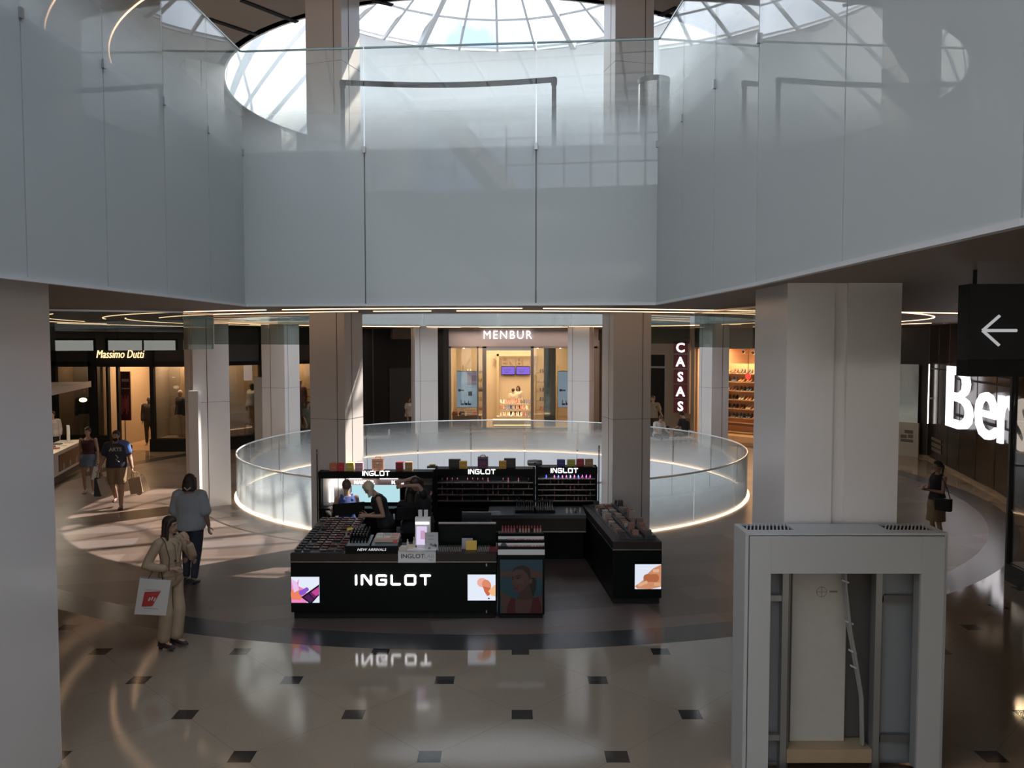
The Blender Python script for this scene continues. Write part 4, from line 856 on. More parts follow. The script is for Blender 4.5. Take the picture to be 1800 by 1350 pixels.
lp3 = copy_tree(lp); lp3.children[1].data = lp3.children[1].data.copy(); lp3.children[1].data.materials[0] = cm((.45, .14, .16), .3)
lip = [lp, lp2, lp3]; lu = [False]*3
def lipstick(i, loc, label, group, s=1.0):
    o = lip[i] if not lu[i] else copy_tree(lip[i]); lu[i] = True; put(o, loc, 0, None, None, s); tag(o, label, 'lipstick', group)
for y, z, nm in ((.10, 1.0, 'the lower white ledge'), (.24, 1.06, 'the upper white ledge')):
    for k in range(11): o = MB().bb(-.017, .017, -.015, .015, 0, .012).build('compact', cm(random.choice([(.55, .25, .20), (.60, .38, .32), (.50, .15, .14)]), .3), loc=(px0+.16+k*.045, KY+y, z)); tag(o, 'tiny pink compact on %s above the portrait poster' % nm, 'make-up', 'pink compacts on %s' % nm)
for k in range(14):
    lipstick([2, 2, 2, 2, 2, 0, 1, 1, 1, 1, 0, 1, 1, 1][k], (px0+.06+k*.042, KY+.52, 1.10), 'lip colour standing on the top step above the portrait poster', 'lip colours above the portrait poster', 1.5)
# ---- side counter on the far end
sc_ = thing('display_counter', 'narrow black counter with a lit orange powder picture on its end', 'counter', (0, 0, 0))
q4 = [(1.475, 11.97), (2.19, 11.97), (1.98, 14.75), (1.26, 14.75)]
def off(p, d): c = (1.73, 13.4); return [(c[0]+(x-c[0])*d[0], c[1]+(y-c[1])*d[1]) for x, y in p]
MB().prism(off(q4, (.94, .985)), 0, .09).build('plinth', M_blackm, sc_); MB().prism(q4, .09, .80).build('counter_body', M_kb, sc_); MB().prism(off(q4, (1.006, 1.002)), .80, .813).build('metal_line', M_kline, sc_); MB().prism(q4, .813, .925).build('worktop', M_kbr, sc_)
x0, x1 = aty(1116, 1010, 11.97).x, aty(1162, 1010, 11.97).x; zA, zB = aty(1140, 1035, 11.97).z, aty(1140, 992, 11.97).z
P = img_panel(sc_, x0, x1-.0, zA, zB, 11.97, .95)
P([(.0, .12), (.3, .35), (.45, .6), (.7, .85), (1, 1), (1, .1), (.6, .0), (.1, .02)], (.62, .27, .14)); P(blob(.62, .45, .3, .22, w=.3), (.45, .14, .06)); P(blob(.3, .22, .2, .10, a=.4, w=.5), (.75, .42, .26)); P(blob(.8, .75, .12, .1, w=.4), (.75, .45, .32)); P(blob(.85, .2, .13, .1, w=.4), (.7, .38, .22))
for i in range(3):
    f0, f1 = .15+.27*i, .15+.27*i+.22
    L_ = [(q4[0][0]+(q4[1][0]-q4[0][0])*f, 12.12) for f in (f0, f1)]+[(q4[3][0]+(q4[2][0]-q4[3][0])*f, 14.6) for f in (f1, f0)]
    t = thing('tester_tray', 'grey strip tray on the narrow counter, %s' % ('nearest the inner edge', 'along the middle', 'nearest the outer edge')[i], 'tray', (0, 0, 0)); MB().prism(L_, .925, .945+.02*i).build('tray_base', M_kgrey, t)
    for k in range(18):
        y = 12.25+k*.13; fx = (y-12.12)/2.48; xx = (L_[0][0]+L_[1][0])/2*(1-fx)+(L_[2][0]+L_[3][0])/2*fx; h = random.choice((.02, .03, .05, .07)) if random.random() < .8 else .12
        col = random.choice([(.22, .17, .14), (.12, .10, .09), (.45, .40, .36), (.3, .16, .12), (.35, .30, .27), (.06, .05, .05)])
        o = MB().bb(-.045, .045, -.045, .045, 0, h).bb(-.04, .04, -.04, .04, h, h+.003).build('compact', cm(col, .3), loc=(xx, y, .945+.02*i)); tag(o, 'small compact or carton on the strip tray %s of the narrow counter' % ('nearest the inner edge', 'along the middle', 'nearest the outer edge')[i], 'make-up', 'make-up on the %s strip tray' % ('inner', 'middle', 'outer')[i])
# ---- back worktop with brushes
bw = thing('worktop_unit', 'grey topped black work counter below the product shelves', 'counter', (0, 0, 0)); a0, a1 = aty(858, 905, 13.95).x, 1.26
MB().bb(a0, a1, 13.95, 14.72, .84, .90).build('worktop', M_kgrey, bw); MB().bb(a0, a1, 13.97, 14.72, .62, .84).build('apron', M_kbr, bw); MB().bb(a0, a1, 13.96, 13.97, .60, .62).build('metal_line', M_kline, bw); MB().bb(a0, a1, 14.5, 14.72, 0, .62).build('back_panel', M_kb, bw); MB().bb(a0, a0+.04, 14.0, 14.5, 0, .62).build('side_panel', M_kb, bw)
for nm, xa, n in (('at the near end of the worktop', a0+.62, 3), ('in the middle of the worktop', a0+.95, 4)):
    t = thing('brush_tray', 'low black tray of make-up brushes %s' % nm, 'tray', (xa, 14.22, .90)); MB().bb(-.16, .20, -.12, .12, 0, .05).build('tray_base', M_kb, t)
    for k in range(n*4):
        b = thing('make_up_brush', 'make-up brush standing in the black tray %s' % nm, 'brush', (xa-.13+(k % 8)*.04, 14.16+(k//8)*.10, .95), 0, 'make-up brushes %s' % nm)
        h = random.uniform(.10, .15); MB().lathe([(0, 0), (.006, 0), (.006, h), (0, h)], n=6).build('handle', cm((.30, .30, .31), .2, .7), b); MB().lathe([(.006, h), (.012, h+.02), (.008, h+.04), (0, h+.045)], n=8).build('bristles', cm((.03, .025, .02)), b)
for k in range(26):
    x = a0+1.35+(k % 13)*.075; y = 14.1+(k//13)*.16
    if x > 1.2: continue
    h = random.uniform(.04, .12); o = MB().lathe([(0, 0), (.018, 0), (.018, h*.6), (.010, h*.7), (.010, h), (0, h)], n=10).build('bottle', cm(random.choice([(.6, .6, .6), (.55, .45, .38), (.1, .1, .1), (.7, .68, .65)]), .15), loc=(x, y, .90)); tag(o, 'small bottle standing on the grey worktop beside the narrow counter', 'bottle', 'small bottles on the grey worktop')
for px, w_ in ((866, .10), (876, .08)): o = MB().bb(-w_/2, w_/2, -.04, .04, 0, .03).build('compact', cm((.5, .5, .5), .2, .5), loc=(aty(px, 905, 14.1).x, 14.1, .90)); tag(o, 'silvery compact on the empty end of the grey worktop', 'make-up', 'silvery compacts on the grey worktop')
# ---- three tall product cabinets
CYf = 14.80
def cabinet(px0_, px1_, top_py, label):
    x0 = aty(px0_, 860, CYf).x; x1 = aty(px1_, 860, CYf).x; z1 = aty((px0_+px1_)/2, top_py, CYf).z
    t = thing('display_cabinet', label, 'cabinet', (x0, CYf, 0)); w_ = x1-x0
    MB().bb(0, w_, .24, .28, 0, z1).build('back_panel', M_kb, t); MB().bb(0, .04, 0, .24, 0, z1).build('side_panel', M_kb, t); MB().bb(w_-.04, w_, 0, .24, 0, z1).build('side_panel', M_kb, t)
    MB().bb(0, w_, -.03, .28, z1-.12, z1).build('header', M_kb, t); MB().bb(.04, w_-.04, .0, .24, 0, .86).build('base_cupboard', M_kb, t)
    return t, x0, w_, z1
cbA = cabinet(560, 764, 829, 'tall black make-up cabinet with lit mirrors beside the brown column')
cbB = cabinet(765, 941, 824, 'tall black product cabinet in the middle of the three')
cbC = cabinet(942, 1050, 821, 'tall black product cabinet with coloured bottles on its top shelf')
for (t, x0, w_, z1), px, py in ((cbA, 661, 832), (cbB, 847, 829), (cbC, 992, 827)):
    p = aty(px, py, CYf-.04); strokes(t, 'INGLOT', .085, .066, M_il, (p.x-x0, -.045, p.z-.043), th=.0125, gap=.030)
# lipsticks on the two product cabinets
def shelves(cb, zs_, cols_, label, group, items):
    t, x0, w_, z1 = cb
    for z in zs_: MB().bb(.04, w_-.04, .02, .24, z-.012, z).build('shelf', cm((.03, .03, .032), .3), t); MB().bb(.04, w_-.04, .012, .02, z-.014, z+.006).build('shelf_edge', M_kline, t)
for cb, zs_, nm in ((cbB, (.98, 1.09, 1.20, 1.31), 'middle'), (cbC, (.98, 1.08, 1.18, 1.28, 1.38), 'end')):
    shelves(cb, zs_, None, None, None, None)
    t, x0, w_, z1 = cb
    for si, z in enumerate(zs_):
        n = 18 if nm == 'middle' else 13
        for k in range(n):
            if random.random() < .25: continue
            x = x0+.12+(w_-.24)*k/(n-1); i = random.choice((0, 0, 2)) if nm == 'middle' and x < x0+w_*.5 else random.choice((0, 1, 2))
            if nm == 'end' and si == 4:
                col = (.12, .12, .75) if k < 3 else ((.6, .1, .3) if k > 9 else random.choice([(.2, .2, .75), (.6, .15, .3), (.5, .5, .6)]))
                o = MB().lathe([(0, 0), (.014, 0), (.014, .03), (.007, .034), (.007, .055), (0, .055)], n=8).build('nail_polish', cm(col, .15), loc=(x, CYf+.07, z)); tag(o, 'bright little nail polish bottle on the top shelf of the end cabinet', 'nail polish', 'nail polishes on the top shelf')
            else: lipstick(i, (x, CYf+.07, z), 'lipstick on a shelf of the black %s cabinet' % nm, 'lipsticks in the %s cabinet' % nm, 1.15)
    area('shelf_lamp', (x0+w_/2, CYf+.05, z1-.14), (0, 0, 0), w_*.8, .05, 2.5, (.75, .8, 1.0))
# make-up mirrors with light bars
t, x0, w_, z1 = cbA
def A(px, py, dy=0.): p = aty(px, py, CYf+dy); return p.x-x0, p.z
m0, m1 = A(576, 888), A(764, 843)
MB().bb(m0[0], m1[0], .20, .22, m0[1], m1[1]).build('mirror', mat('mirror_k', (.75, .76, .76), .04, metal=1), t)
for px in (577, 583.5): a_, b_ = A(px, 885), A(px, 850); MB().bb(a_[0]-.012, a_[0]+.018, .12, .15, a_[1], b_[1]).build('light_bar', M_ledw, t)
a_, b_ = A(616, 843.5), A(636, 841); MB().bb(A(612, 842)[0], A(634, 842)[0], .10, .13, a_[1], b_[1]).build('light_bar', emis('cool_bar', (.85, .9, 1), 6), t); MB().bb(A(666, 842)[0], A(698, 842)[0], .10, .13, a_[1], b_[1]).build('light_bar', emis('cool_bar', (.85, .9, 1), 6), t)
MB().bb(A(590, 850)[0], A(760, 850)[0], .15, .17, A(600, 855)[1], A(600, 844)[1]).build('sign_band', cm((.22, .16, .14), .3), t)
MB().bb(A(615, 870)[0], A(700, 870)[0], .17, .185, A(600, 886)[1], A(600, 856)[1]).build('light_panel', emis('cyan_panel', (.50, .78, .86), .95), t)
p = A(640, 853); text('MAKE-UP. STUDIO'[:8], .085, M_il, 'letter', t, (p[0]-.02, .145, p[1]), ext=.004, bold=.003); p = A(695, 853); text('MAKE', .085, M_il, 'letter', t, (p[0]+.02, .145, p[1]), ext=.004, bold=.003)
MB().bb(.04, w_-.04, -.20, .0, .84, .88).build('ledge', M_kb, t)
area('mirror_lamp', (x0+.55, CYf+.05, 1.35), (PI/2, 0, 0), .9, .3, 2, (1, .93, .85))
# thin poles on the cabinets' ends
for px, lb in ((560, 'thin dark pole at the mirror end of the cabinets'), (1050, 'thin dark pole at the polish end of the cabinets')):
    x = aty(px, 800, CYf+.1).x; zt = aty(px, 790 if px < 700 else 783, CYf+.1).z; o = thing('pole', lb, 'pole', (x+(-.03 if px < 700 else .03), CYf+.1, 0)); MB().tube([(0, 0, 0), (0, 0, zt)], .010, 8).build('pole_tube', M_dark, o); MB().lathe([(0, 0), (.018, 0), (.018, .03), (0, .03)], n=10, M=Matrix.Translation((0, 0, zt-.08))).build('collar', M_steel, o); MB().lathe([(0, 0), (.05, 0), (.05, .01), (0, .01)], n=16).build('foot', M_dark, o)
# ---- boxes, bags and cases standing on the cabinets
def topbox(px0_, px1_, py0, py1, col, label, cb, name='gift_box', dy=.10, d=.10, m=None, extra=None):
    Y = CYf+dy; a_, b_ = aty(px0_, py1, Y), aty(px1_, py0, Y); zt = cb[3]; w2 = (b_.x-a_.x)/2; h = b_.z-zt
    t = thing(name, label, 'box', ((a_.x+b_.x)/2, Y, zt)); MB().bb(-w2, w2, -d/2, d/2, 0, h).build('box_body', m or cm(col, .35), t, bevel=.004)
    MB().bb(-w2*.6, w2*.6, -d/2-.002, -d/2, h*.45, h*.52).build('printed_text', cm(tuple(min(1, c*1.5+.05) for c in col), .4), t)
    if name == 'gift_bag': MB().tube([(-w2*.5, 0, h), (-w2*.4, 0, h+.02), (w2*.4, 0, h+.02), (w2*.5, 0, h)], .004, 5).build('handle', cm(col, .4), t)
    if extra: extra(t, w2, h, d)
    return t
topbox(580.5, 594, 814, 829, (.70, .22, .12), 'copper orange bag, first in the row over the lit mirrors', cbA, 'gift_bag'); topbox(595, 607, 813, 829, (.70, .04, .07), 'red bag between the copper and the yellow bag', cbA, 'gift_bag'); topbox(609, 622, 813, 829, (.72, .62, .12), 'yellow bag over the lit mirrors', cbA, 'gift_bag'); topbox(625, 638.5, 813, 829, (.60, .36, .44), 'pink bag beside the white column face', cbA, 'gift_bag')
def vanity(t, w2, h, d):
    for k in range(4):
        for j in range(3): MB().box((-w2+.04+k*.042, -d/2-.003, .03+j*.045), (.035, .004, .008), ry=.6).build('quilting', cm((.25, .08, .05), .3), t)
    MB().bb(-w2, w2, -d/2-.004, -d/2, h*.78, h*.81).build('lid_line', cm((.1, .04, .03)), t); MB().tube([(-.05, 0, h), (-.04, 0, h+.03), (.04, 0, h+.03), (.05, 0, h)], .007, 6).build('handle', cm((.5, .25, .16), .25, .6), t); MB().bb(-.02, .02, -d/2-.008, -d/2, h*.6, h*.74).build('clasp', M_steel, t)
topbox(655, 674.5, 806, 826, (.60, .30, .20), 'rose-gold quilted vanity case standing over the lit mirrors', cbA, 'vanity_case', d=.14, m=mat('rose_gold', (.62, .32, .22), .25, metal=.6), extra=vanity)
topbox(696, 709, 812, 825, (.32, .02, .03), 'dark red box next to the tan box', cbA); topbox(712.5, 725.5, 812, 825, (.50, .33, .16), 'tan box next to the dark red box', cbA)
def tin(t, w2, h, d): MB().lathe([(0, 0), (.05, .002), (.06, .018), (.05, .03), (0, .034)], n=20, M=Matrix.Translation((0, 0, h))).build('lid', mat('gold_foil', (.70, .60, .12), .2, metal=.8), t)
topbox(751, 769, 819, 824, (.05, .05, .01), 'gold round tin on a black foot over the seam between two cabinets', cbB, 'tin', extra=tin)
topbox(789, 809.5, 807, 823, (.012, .012, .014), 'black box behind the orange box nearer the gold tin', cbB, dy=.16); topbox(807.5, 821, 810.5, 823, (.72, .38, .05), 'orange box in front of a black box nearer the gold tin', cbB, dy=.05)
def disco(t, w2, h, d):
    for k in range(5):
        for j in range(3): MB().bb(-w2+.018+k*.032, -w2+.034+k*.032, -d/2-.004, -d/2, .02+j*.05, .03+j*.05).build('printed_mark', cm((.45, .03, .25), .4), t)
    MB().bb(-w2, w2, -d/2-.004, -d/2, h*.86, h*.89).build('lid_line', cm((.3, .3, .3)), t); MB().tube([(-.05, 0, h), (-.03, 0, h+.03), (.03, 0, h+.03), (.05, 0, h)], .008, 6).build('handle', cm((.03, .03, .03)), t)
topbox(840, 858, 803, 824, (.07, .012, .06), 'purple and black patterned case above the middle lit letters', cbB, 'vanity_case', d=.14, extra=disco)
topbox(877, 890, 810, 823, (.72, .38, .05), 'orange box in front of a black box nearer the silver pouch', cbB, dy=.05); topbox(886, 906.5, 805.5, 822, (.012, .012, .014), 'black box behind the orange box nearer the silver pouch', cbB, dy=.16)
a_, b_ = aty(927, 821, CYf+.1), aty(953, 808, CYf+.1); t = thing('pouch', 'plump silver pouch with a small black badge', 'pouch', ((a_.x+b_.x)/2, CYf+.1, cbC[3])); w2 = (b_.x-a_.x)/2; MB().rings([[(x, .05*k_*math.cos(u), .065+.06*k_*math.sin(u)) for u in [2*PI*i/14 for i in range(14)]] for x, k_ in ((-w2, .55), (-w2*.85, .95), (0, 1.02), (w2*.85, .95), (w2, .6))]).build('pouch_body', mat('silver_cloth', (.34, .34, .36), .35, metal=.5), t, smooth=True); MB().bb(-.014, .014, -.056, -.048, .05, .075).build('badge', M_blackm, t); MB().tube([(-w2, 0, .11), (0, 0, .125), (w2, 0, .11)], .004, 5).build('zip', M_steel, t)
topbox(979, 993, 807.5, 821, (.03, .04, .25), 'navy blue box, first of the four over the polish shelf', cbC); topbox(997, 1011, 807.5, 821, (.45, .45, .07), 'olive yellow box between the navy and the red box', cbC); topbox(1013, 1026.5, 806.5, 821, (.42, .03, .05), 'red box second from the thin pole', cbC); topbox(1028.5, 1042, 806.5, 821, (.48, .27, .16), 'tan box next to the thin pole', cbC)
# ---- director chairs
def dchair(px, py, Y, rz, label):
    p = aty(px, py, Y); t = thing('make_up_chair', label, 'chair', (p.x, Y, 0), rz); W = .26
    for s in (-1, 1):
        MB().tube([(s*W, -.22, 0), (s*W, .22, .70)], .014, 6).build('leg', M_kb, t); MB().tube([(s*W, .22, 0), (s*W, -.22, .70)], .014, 6).build('leg', M_kb, t)
        MB().tube([(s*W, .22, .70), (s*W, .24, 1.12)], .014, 6).build('back_post', M_kb, t); MB().bb(s*W-.03, s*W+.03, -.24, .22, .90, .925).build('armrest', M_kb, t); MB().tube([(s*W, -.2, .68), (s*W, -.2, .91)], .012, 6).build('arm_post', M_kb, t)
    MB().bb(-W, W, -.22, .22, .68, .705).build('seat', M_blackm, t); MB().bb(-W, W, .225, .24, .92, 1.12).build('backrest', M_blackm, t); MB().bb(-W, W, -.23, -.21, .28, .30).build('footrest', M_kb, t); return t
dchair(607, 880, 14.1, R(205), 'black folding make-up chair under the woman in blue')
dchair(722, 880, 13.75, R(190), 'black folding make-up chair under the dark-clothed sitter')
# ============================================================ people
def fuse(name, mb, m, parent, voxel=.012, smooth=2):
    me = bpy.data.meshes.new(name); me.from_pydata([tuple(v) for v in mb.v], [], mb.f); me.update()
    bm = bmesh.new(); bm.from_mesh(me); bmesh.ops.recalc_face_normals(bm, faces=bm.faces); bm.to_mesh(me); bm.free()
    o = bpy.data.objects.new(name, me); COL.objects.link(o)
    r = o.modifiers.new('r', 'REMESH'); r.mode = 'VOXEL'; r.voxel_size = voxel; r.use_smooth_shade = True
    if smooth: sm = o.modifiers.new('s', 'SMOOTH'); sm.factor = .5; sm.iterations = smooth
    dg = bpy.context.evaluated_depsgraph_get(); dg.update(); me2 = bpy.data.meshes.new_from_object(o.evaluated_get(dg)); o.modifiers.clear(); o.data = me2
    bpy.data.meshes.remove(me); me2.materials.clear(); me2.materials.append(m); o.parent = parent
    for p in me2.polygons: p.use_smooth = True
    return o
def V(*a): return Vector(a)
def tub(mb, pts, rads, n=12, flat=1.0):
    """limb with rounded ends and interpolated taper"""
    P = [V(*p) for p in pts]; q = []; rr = []
    for i in range(len(P)-1):
        for k in range(4): t = k/4; q.append(P[i].lerp(P[i+1], t)); rr.append(rads[i]*(1-t)+rads[i+1]*t)
    q.append(P[-1]); rr.append(rads[-1])
    d0 = (q[0]-q[1]).normalized(); d1 = (q[-1]-q[-2]).normalized()
    q = [q[0]+d0*rr[0]*.8, q[0]+d0*rr[0]*.45]+q+[q[-1]+d1*rr[-1]*.45, q[-1]+d1*rr[-1]*.8]; rr = [rr[0]*.45, rr[0]*.85]+rr+[rr[-1]*.85, rr[-1]*.45]
    mb.tube(q, rr, n, flat=flat)
def ellipsoid(mb, c, ax, ay, az, n=14, m=9):
    rs = []
    for j in range(m+1):
        t = -PI/2+PI*j/m; k = max(.03, math.cos(t)); rs.append([c+ax*(k*math.cos(2*PI*i/n))+ay*(k*math.sin(2*PI*i/n))+az*math.sin(t) for i in range(n)])
    mb.rings(rs)
BASE = dict(pel=(0, 0, .94), che=(0, .0, 1.27), nck=(0, .015, 1.45), head=(0, -.005, 1.60), shL=(.175, .01, 1.405), shR=(-.175, .01, 1.405), elL=(.21, .03, 1.12), elR=(-.21, .03, 1.12), wrL=(.22, -.04, .88), wrR=(-.22, -.04, .88),
            hiL=(.09, 0, .90), hiR=(-.09, 0, .90), knL=(.10, -.02, .49), knR=(-.10, -.02, .49), anL=(.10, .03, .09), anR=(-.10, .03, .09), face=(0, -1, 0), footL=(.03, -1, 0), footR=(-.03, -1, 0), hdL=(0, -.1, -1), hdR=(0, -.1, -1))
def torso_levels(J, f, wid):
    P, C, N = J['pel'], J['che'], J['nck']; u1 = (C-P).normalized(); u2 = (N-C).normalized(); lat1 = (J['hiL']-J['hiR']).normalized(); lat2 = (J['shL']-J['shR']).normalized()
    if f: prof = [(P-u1*.11, .11, .085), (P-u1*.03, .172, .118), (P+u1*.06, .155, .108), (P+u1*.17, .120, .085), (C-u1*.05, .133, .10), (C+u1*.05, .150, .118), (C+u2*.11, .150, .092), (N-u2*.035, .125, .065), (N, .060, .055)]
    else: prof = [(P-u1*.11, .12, .09), (P-u1*.03, .165, .115), (P+u1*.06, .160, .112), (P+u1*.17, .150, .105), (C-u1*.05, .165, .115), (C+u1*.05, .178, .122), (C+u2*.11, .178, .105), (N-u2*.035, .14, .07), (N, .065, .062)]
    out = []
    for i, (p, w_, d) in enumerate(prof):
        t = i/(len(prof)-1); lat = lat1.lerp(lat2, t).normalized(); u = u1.lerp(u2, t).normalized(); fr = lat.cross(u).normalized(); k = 1+(wid-1)*(1 if i < 7 else .5)
        out.append((p, lat*w_*k, fr*d*k))
    return out
def ring_at(lv, s):
    s = max(0, min(len(lv)-1.001, s)); i = int(s); t = s-i; return [lv[i][k].lerp(lv[i+1][k], t) for k in range(3)]
def loft_torso(mb, lv, a, b, infl=0., steps=14, flare=0., n=18):
    rs = []
    for k in range(steps+1):
        t = k/steps; p, x, y = ring_at(lv, a+(b-a)*t); e = infl+flare*(1-t)
        x2 = x*(1+e/x.length); y2 = y*(1+e/y.length); rs.append([p+x2*math.cos(2*PI*i/n)+y2*math.sin(2*PI*i/n) for i in range(n)])
    mb.rings(rs)
def hand(mb, wr, d, side_, palm_n, curl=.5, s=1.0, thumb=1.0):
    d = V(*d).normalized(); pn = V(*palm_n).normalized(); pn = (pn-d*pn.dot(d)).normalized(); lat = d.cross(pn).normalized()*side_
    wr = V(*wr); pc = wr+d*.05*s
    ellipsoid(mb, pc, lat*.040*s, pn*.016*s, d*.055*s, 10, 7)
    for i, (o, L) in enumerate(((-.030, .060), (-.010, .075), (.010, .080), (.029, .070))):
        b = wr+d*.085*s+lat*o*s; m1 = b+(d*math.cos(curl*.6)+pn*math.sin(curl*.6))*L*.45*s; m2 = m1+(d*math.cos(curl*1.5)+pn*math.sin(curl*1.5))*L*.32*s; m3 = m2+(d*math.cos(curl*2.3)+pn*math.sin(curl*2.3))*L*.28*s
        mb.tube([b-d*.02*s, b, m1, m2, m3], [.0095*s, .0095*s, .0088*s, .008*s, .0065*s], 7)
    b = wr+d*.03*s+lat*.032*s; mb.tube([b-lat*.01*s, b+(lat*.7+d*.6)*.028*s, b+(lat*.7+d*.9+pn*.4)*.050*s, b+(lat*.6+d*1.2+pn*.7)*.066*s], [.012*s, .0115*s, .010*s, .0075*s], 7)
def person(label, loc, rz, pose=None, h=1.68, fem=True, skin=(.42, .26, .19), hair=('long', (.03, .02, .016)), top=None, bottom=None, shoes=(.03, .025, .025), wid=1.0, group=None, curlL=.5, curlR=.5, palmL=(1, 0, 0), palmR=(-1, 0, 0), shine=.5):
    J = {k: V(*v) for k, v in BASE.items()}
    for k, v in (pose or {}).items(): J[k] = V(*v)
    t = thing('person', label, 'person', loc, rz, group); t.scale = (h/1.70,)*3
    lv = torso_levels(J, fem, wid); U = (J['head']-J['nck']).normalized(); F = J['face'].normalized(); F = (F-U*F.dot(U)).normalized(); Rr = F.cross(U).normalized()
    sm = mat('skin', skin, .55, var=.05, scale=20)
    mb = MB(); loft_torso(mb, lv, 0, 8)
    tub(mb, [J['nck']-U*.03, J['nck']+U*.06, J['head']-U*.04], [.062, .052, .05] if not fem else [.056, .045, .044])
    H = J['head']; g = .95 if fem else 1.0
    ellipsoid(mb, H+U*.02, Rr*.073*g, F*.092*g, U*.095*g, 16, 10); ellipsoid(mb, H-U*.035+F*.018, Rr*.056*g, F*.068*g, U*.075*g, 14, 9)
    mb.tube([H+F*.083*g+U*.012, H+F*.098*g-U*.015, H+F*.104*g-U*.028], [.007, .010, .013], 7); ellipsoid(mb, H+F*.075*g-U*.085*g, Rr*.02, F*.018, U*.015, 8, 6)
    for s in (-1, 1): ellipsoid(mb, H+Rr*s*.072*g-F*.0-U*.01, Rr*.010, F*.018, U*.030, 8, 6); ellipsoid(mb, H+Rr*s*.032+F*.078*g+U*.032, Rr*.022, F*.010, U*.006, 8, 6)
    k = wid*(.92 if fem else 1.08)
    for s_, sh, el, wr, hd, cu, pn in ((1, 'shL', 'elL', 'wrL', 'hdL', curlL, palmL), (-1, 'shR', 'elR', 'wrR', 'hdR', curlR, palmR)):
        tub(mb, [J[sh], J[el], J[wr]], [.050*k, .038*k, .025*k]); m_ = J[el].lerp(J[wr], .3); tub(mb, [J[el], m_, J[wr]], [.036*k, .037*k, .024*k]); hand(mb, J[wr], J[hd], s_, pn, cu)
    for hi, kn, an in (('hiL', 'knL', 'anL'), ('hiR', 'knR', 'anR')):
        tub(mb, [J[hi], J[hi].lerp(J[kn], .5), J[kn]], [.088*k, .074*k, .052*k]); c_ = J[kn].lerp(J[an], .3)+V(0, .012, 0); tub(mb, [J[kn], c_, J[an]], [.050*k, .051*k, .034*k]); 
    for an, ft in (('anL', 'footL'), ('anR', 'footR')):
        d = J[ft].normalized(); tub(mb, [J[an]-V(0, 0, .05)-d*.03, J[an]+V(0, 0, -.055)+d*.12], [.034, .026])
    fuse('body', mb, sm, t, .0115, 1)
    # face
    for s in (-1, 1):
        e = MB(); ellipsoid(e, H+Rr*s*.031+F*.084*g+U*.014, Rr*.013, F*.006, U*.007, 10, 6); eo = e.build('eye', cm((.55, .53, .50), .2), t, smooth=True); e = MB(); ellipsoid(e, H+Rr*s*.031+F*.0895*g+U*.014, Rr*.0055, F*.002, U*.0055, 8, 5); e.build('iris', cm((.05, .03, .02), .2), eo, smooth=True)
        e = MB(); e.tube([H+Rr*s*.014+F*.091*g+U*.030, H+Rr*s*.034+F*.088*g+U*.036, H+Rr*s*.050+F*.076*g+U*.030], .0035, 5); e.build('eyebrow', cm(tuple(c*.8 for c in hair[1]), .8), t)
    e = MB(); ellipsoid(e, H+F*.086*g-U*.052, Rr*.023, F*.010, U*.008, 10, 6); e.build('lips', cm((.38, .13, .11), .5), t, smooth=True)
    # hair
    hm = mat('hair', hair[1], .5, var=.35, scale=30); st = hair[0]; mb = MB()
    ellipsoid(mb, H+U*.034-F*.016, Rr*.083, F*.092, U*.094, 16, 10); ellipsoid(mb, H+U*.075+F*.012, Rr*.066, F*.070, U*.046, 14, 8)
    dn = V(0, 0, -1)
    if st in ('long', 'bob', 'lob'):
        Lh = {'long': .36, 'lob': .25, 'bob': .15}[st]
        rs = []
        for i in range(8):
            tt = i/7; c_ = H-F*(.035+.02*tt)+U*(.03)*(1-tt)+dn*(Lh*tt); w_ = .088+.018*math.sin(tt*2.6); rs.append([c_+Rr*w_*math.cos(2*PI*j/14)+F*(.062-.02*tt)*math.sin(2*PI*j/14) for j in range(14)])
        mb.rings(rs)
        for s in (-1, 1): tub(mb, [H+Rr*s*.072+U*.05+F*.02, H+Rr*s*.084-U*.02+F*.012, H+Rr*s*.085+dn*Lh*.8+F*.01], [.022, .022, .018])
    if st == 'bun': ellipsoid(mb, H+U*.10-F*.075, Rr*.038, F*.038, U*.036, 12, 8)
    if st == 'tail': tub(mb, [H+U*.04-F*.085, H-F*.12-U*.02, H-F*.11+dn*.22], [.028, .026, .012])
    if st != 'none': fuse('hair', mb, hm, t, .010, 1)
    # top: (kind, colour, hem level, sleeve fraction, inflation)
    def cloth(nm, mb_, col, rough=.8, vox=.012): return fuse(nm, mb_, mat('cloth', col, rough, var=.12, scale=9, bump=.4), t, vox, 2)
    if top:
        kind, col, hem, slv, inf = top[:5]; mb = MB(); neck = 7.55 if kind != 'strap' else 6.15
        loft_torso(mb, lv, hem, neck, inf, 16, top[5] if len(top) > 5 else .01)
        if kind == 'tank' or kind == 'strap':
            for s, sh in ((1, 'shL'), (-1, 'shR')):
                q_ = J[sh].lerp(J['nck'], .42)-V(0, 0, .0); p_, x_, y_ = ring_at(lv, 6.0); r_ = .022 if kind == 'tank' else .010
                mb.tube([p_+x_*s*.5+y_*1.05, q_+V(0, 0, .035), p_+x_*s*.5-y_*1.05], r_, 8)
        for s, sh, el, wr in ((1, 'shL', 'elL', 'wrL'), (-1, 'shR', 'elR', 'wrR')):
            if slv <= 0: continue
            pts = [J[sh]+V(0, 0, .0), J[sh].lerp(J[el], min(1, slv/.5))]; rd = [.058*k+inf*.7, (.050 if slv < .5 else .043)*k+inf]
            if slv > .5: pts.append(J[el].lerp(J[wr], (slv-.5)/.5)); rd.append(.034*k+inf)
            tub(mb, [J['nck'].lerp(J[sh], .55)]+pts, [.05]+rd)
        tp_ = cloth('jacket' if kind == 'jacket' else ('shirt' if kind != 'strap' else 'camisole'), mb, col)
    else: tp_ = None
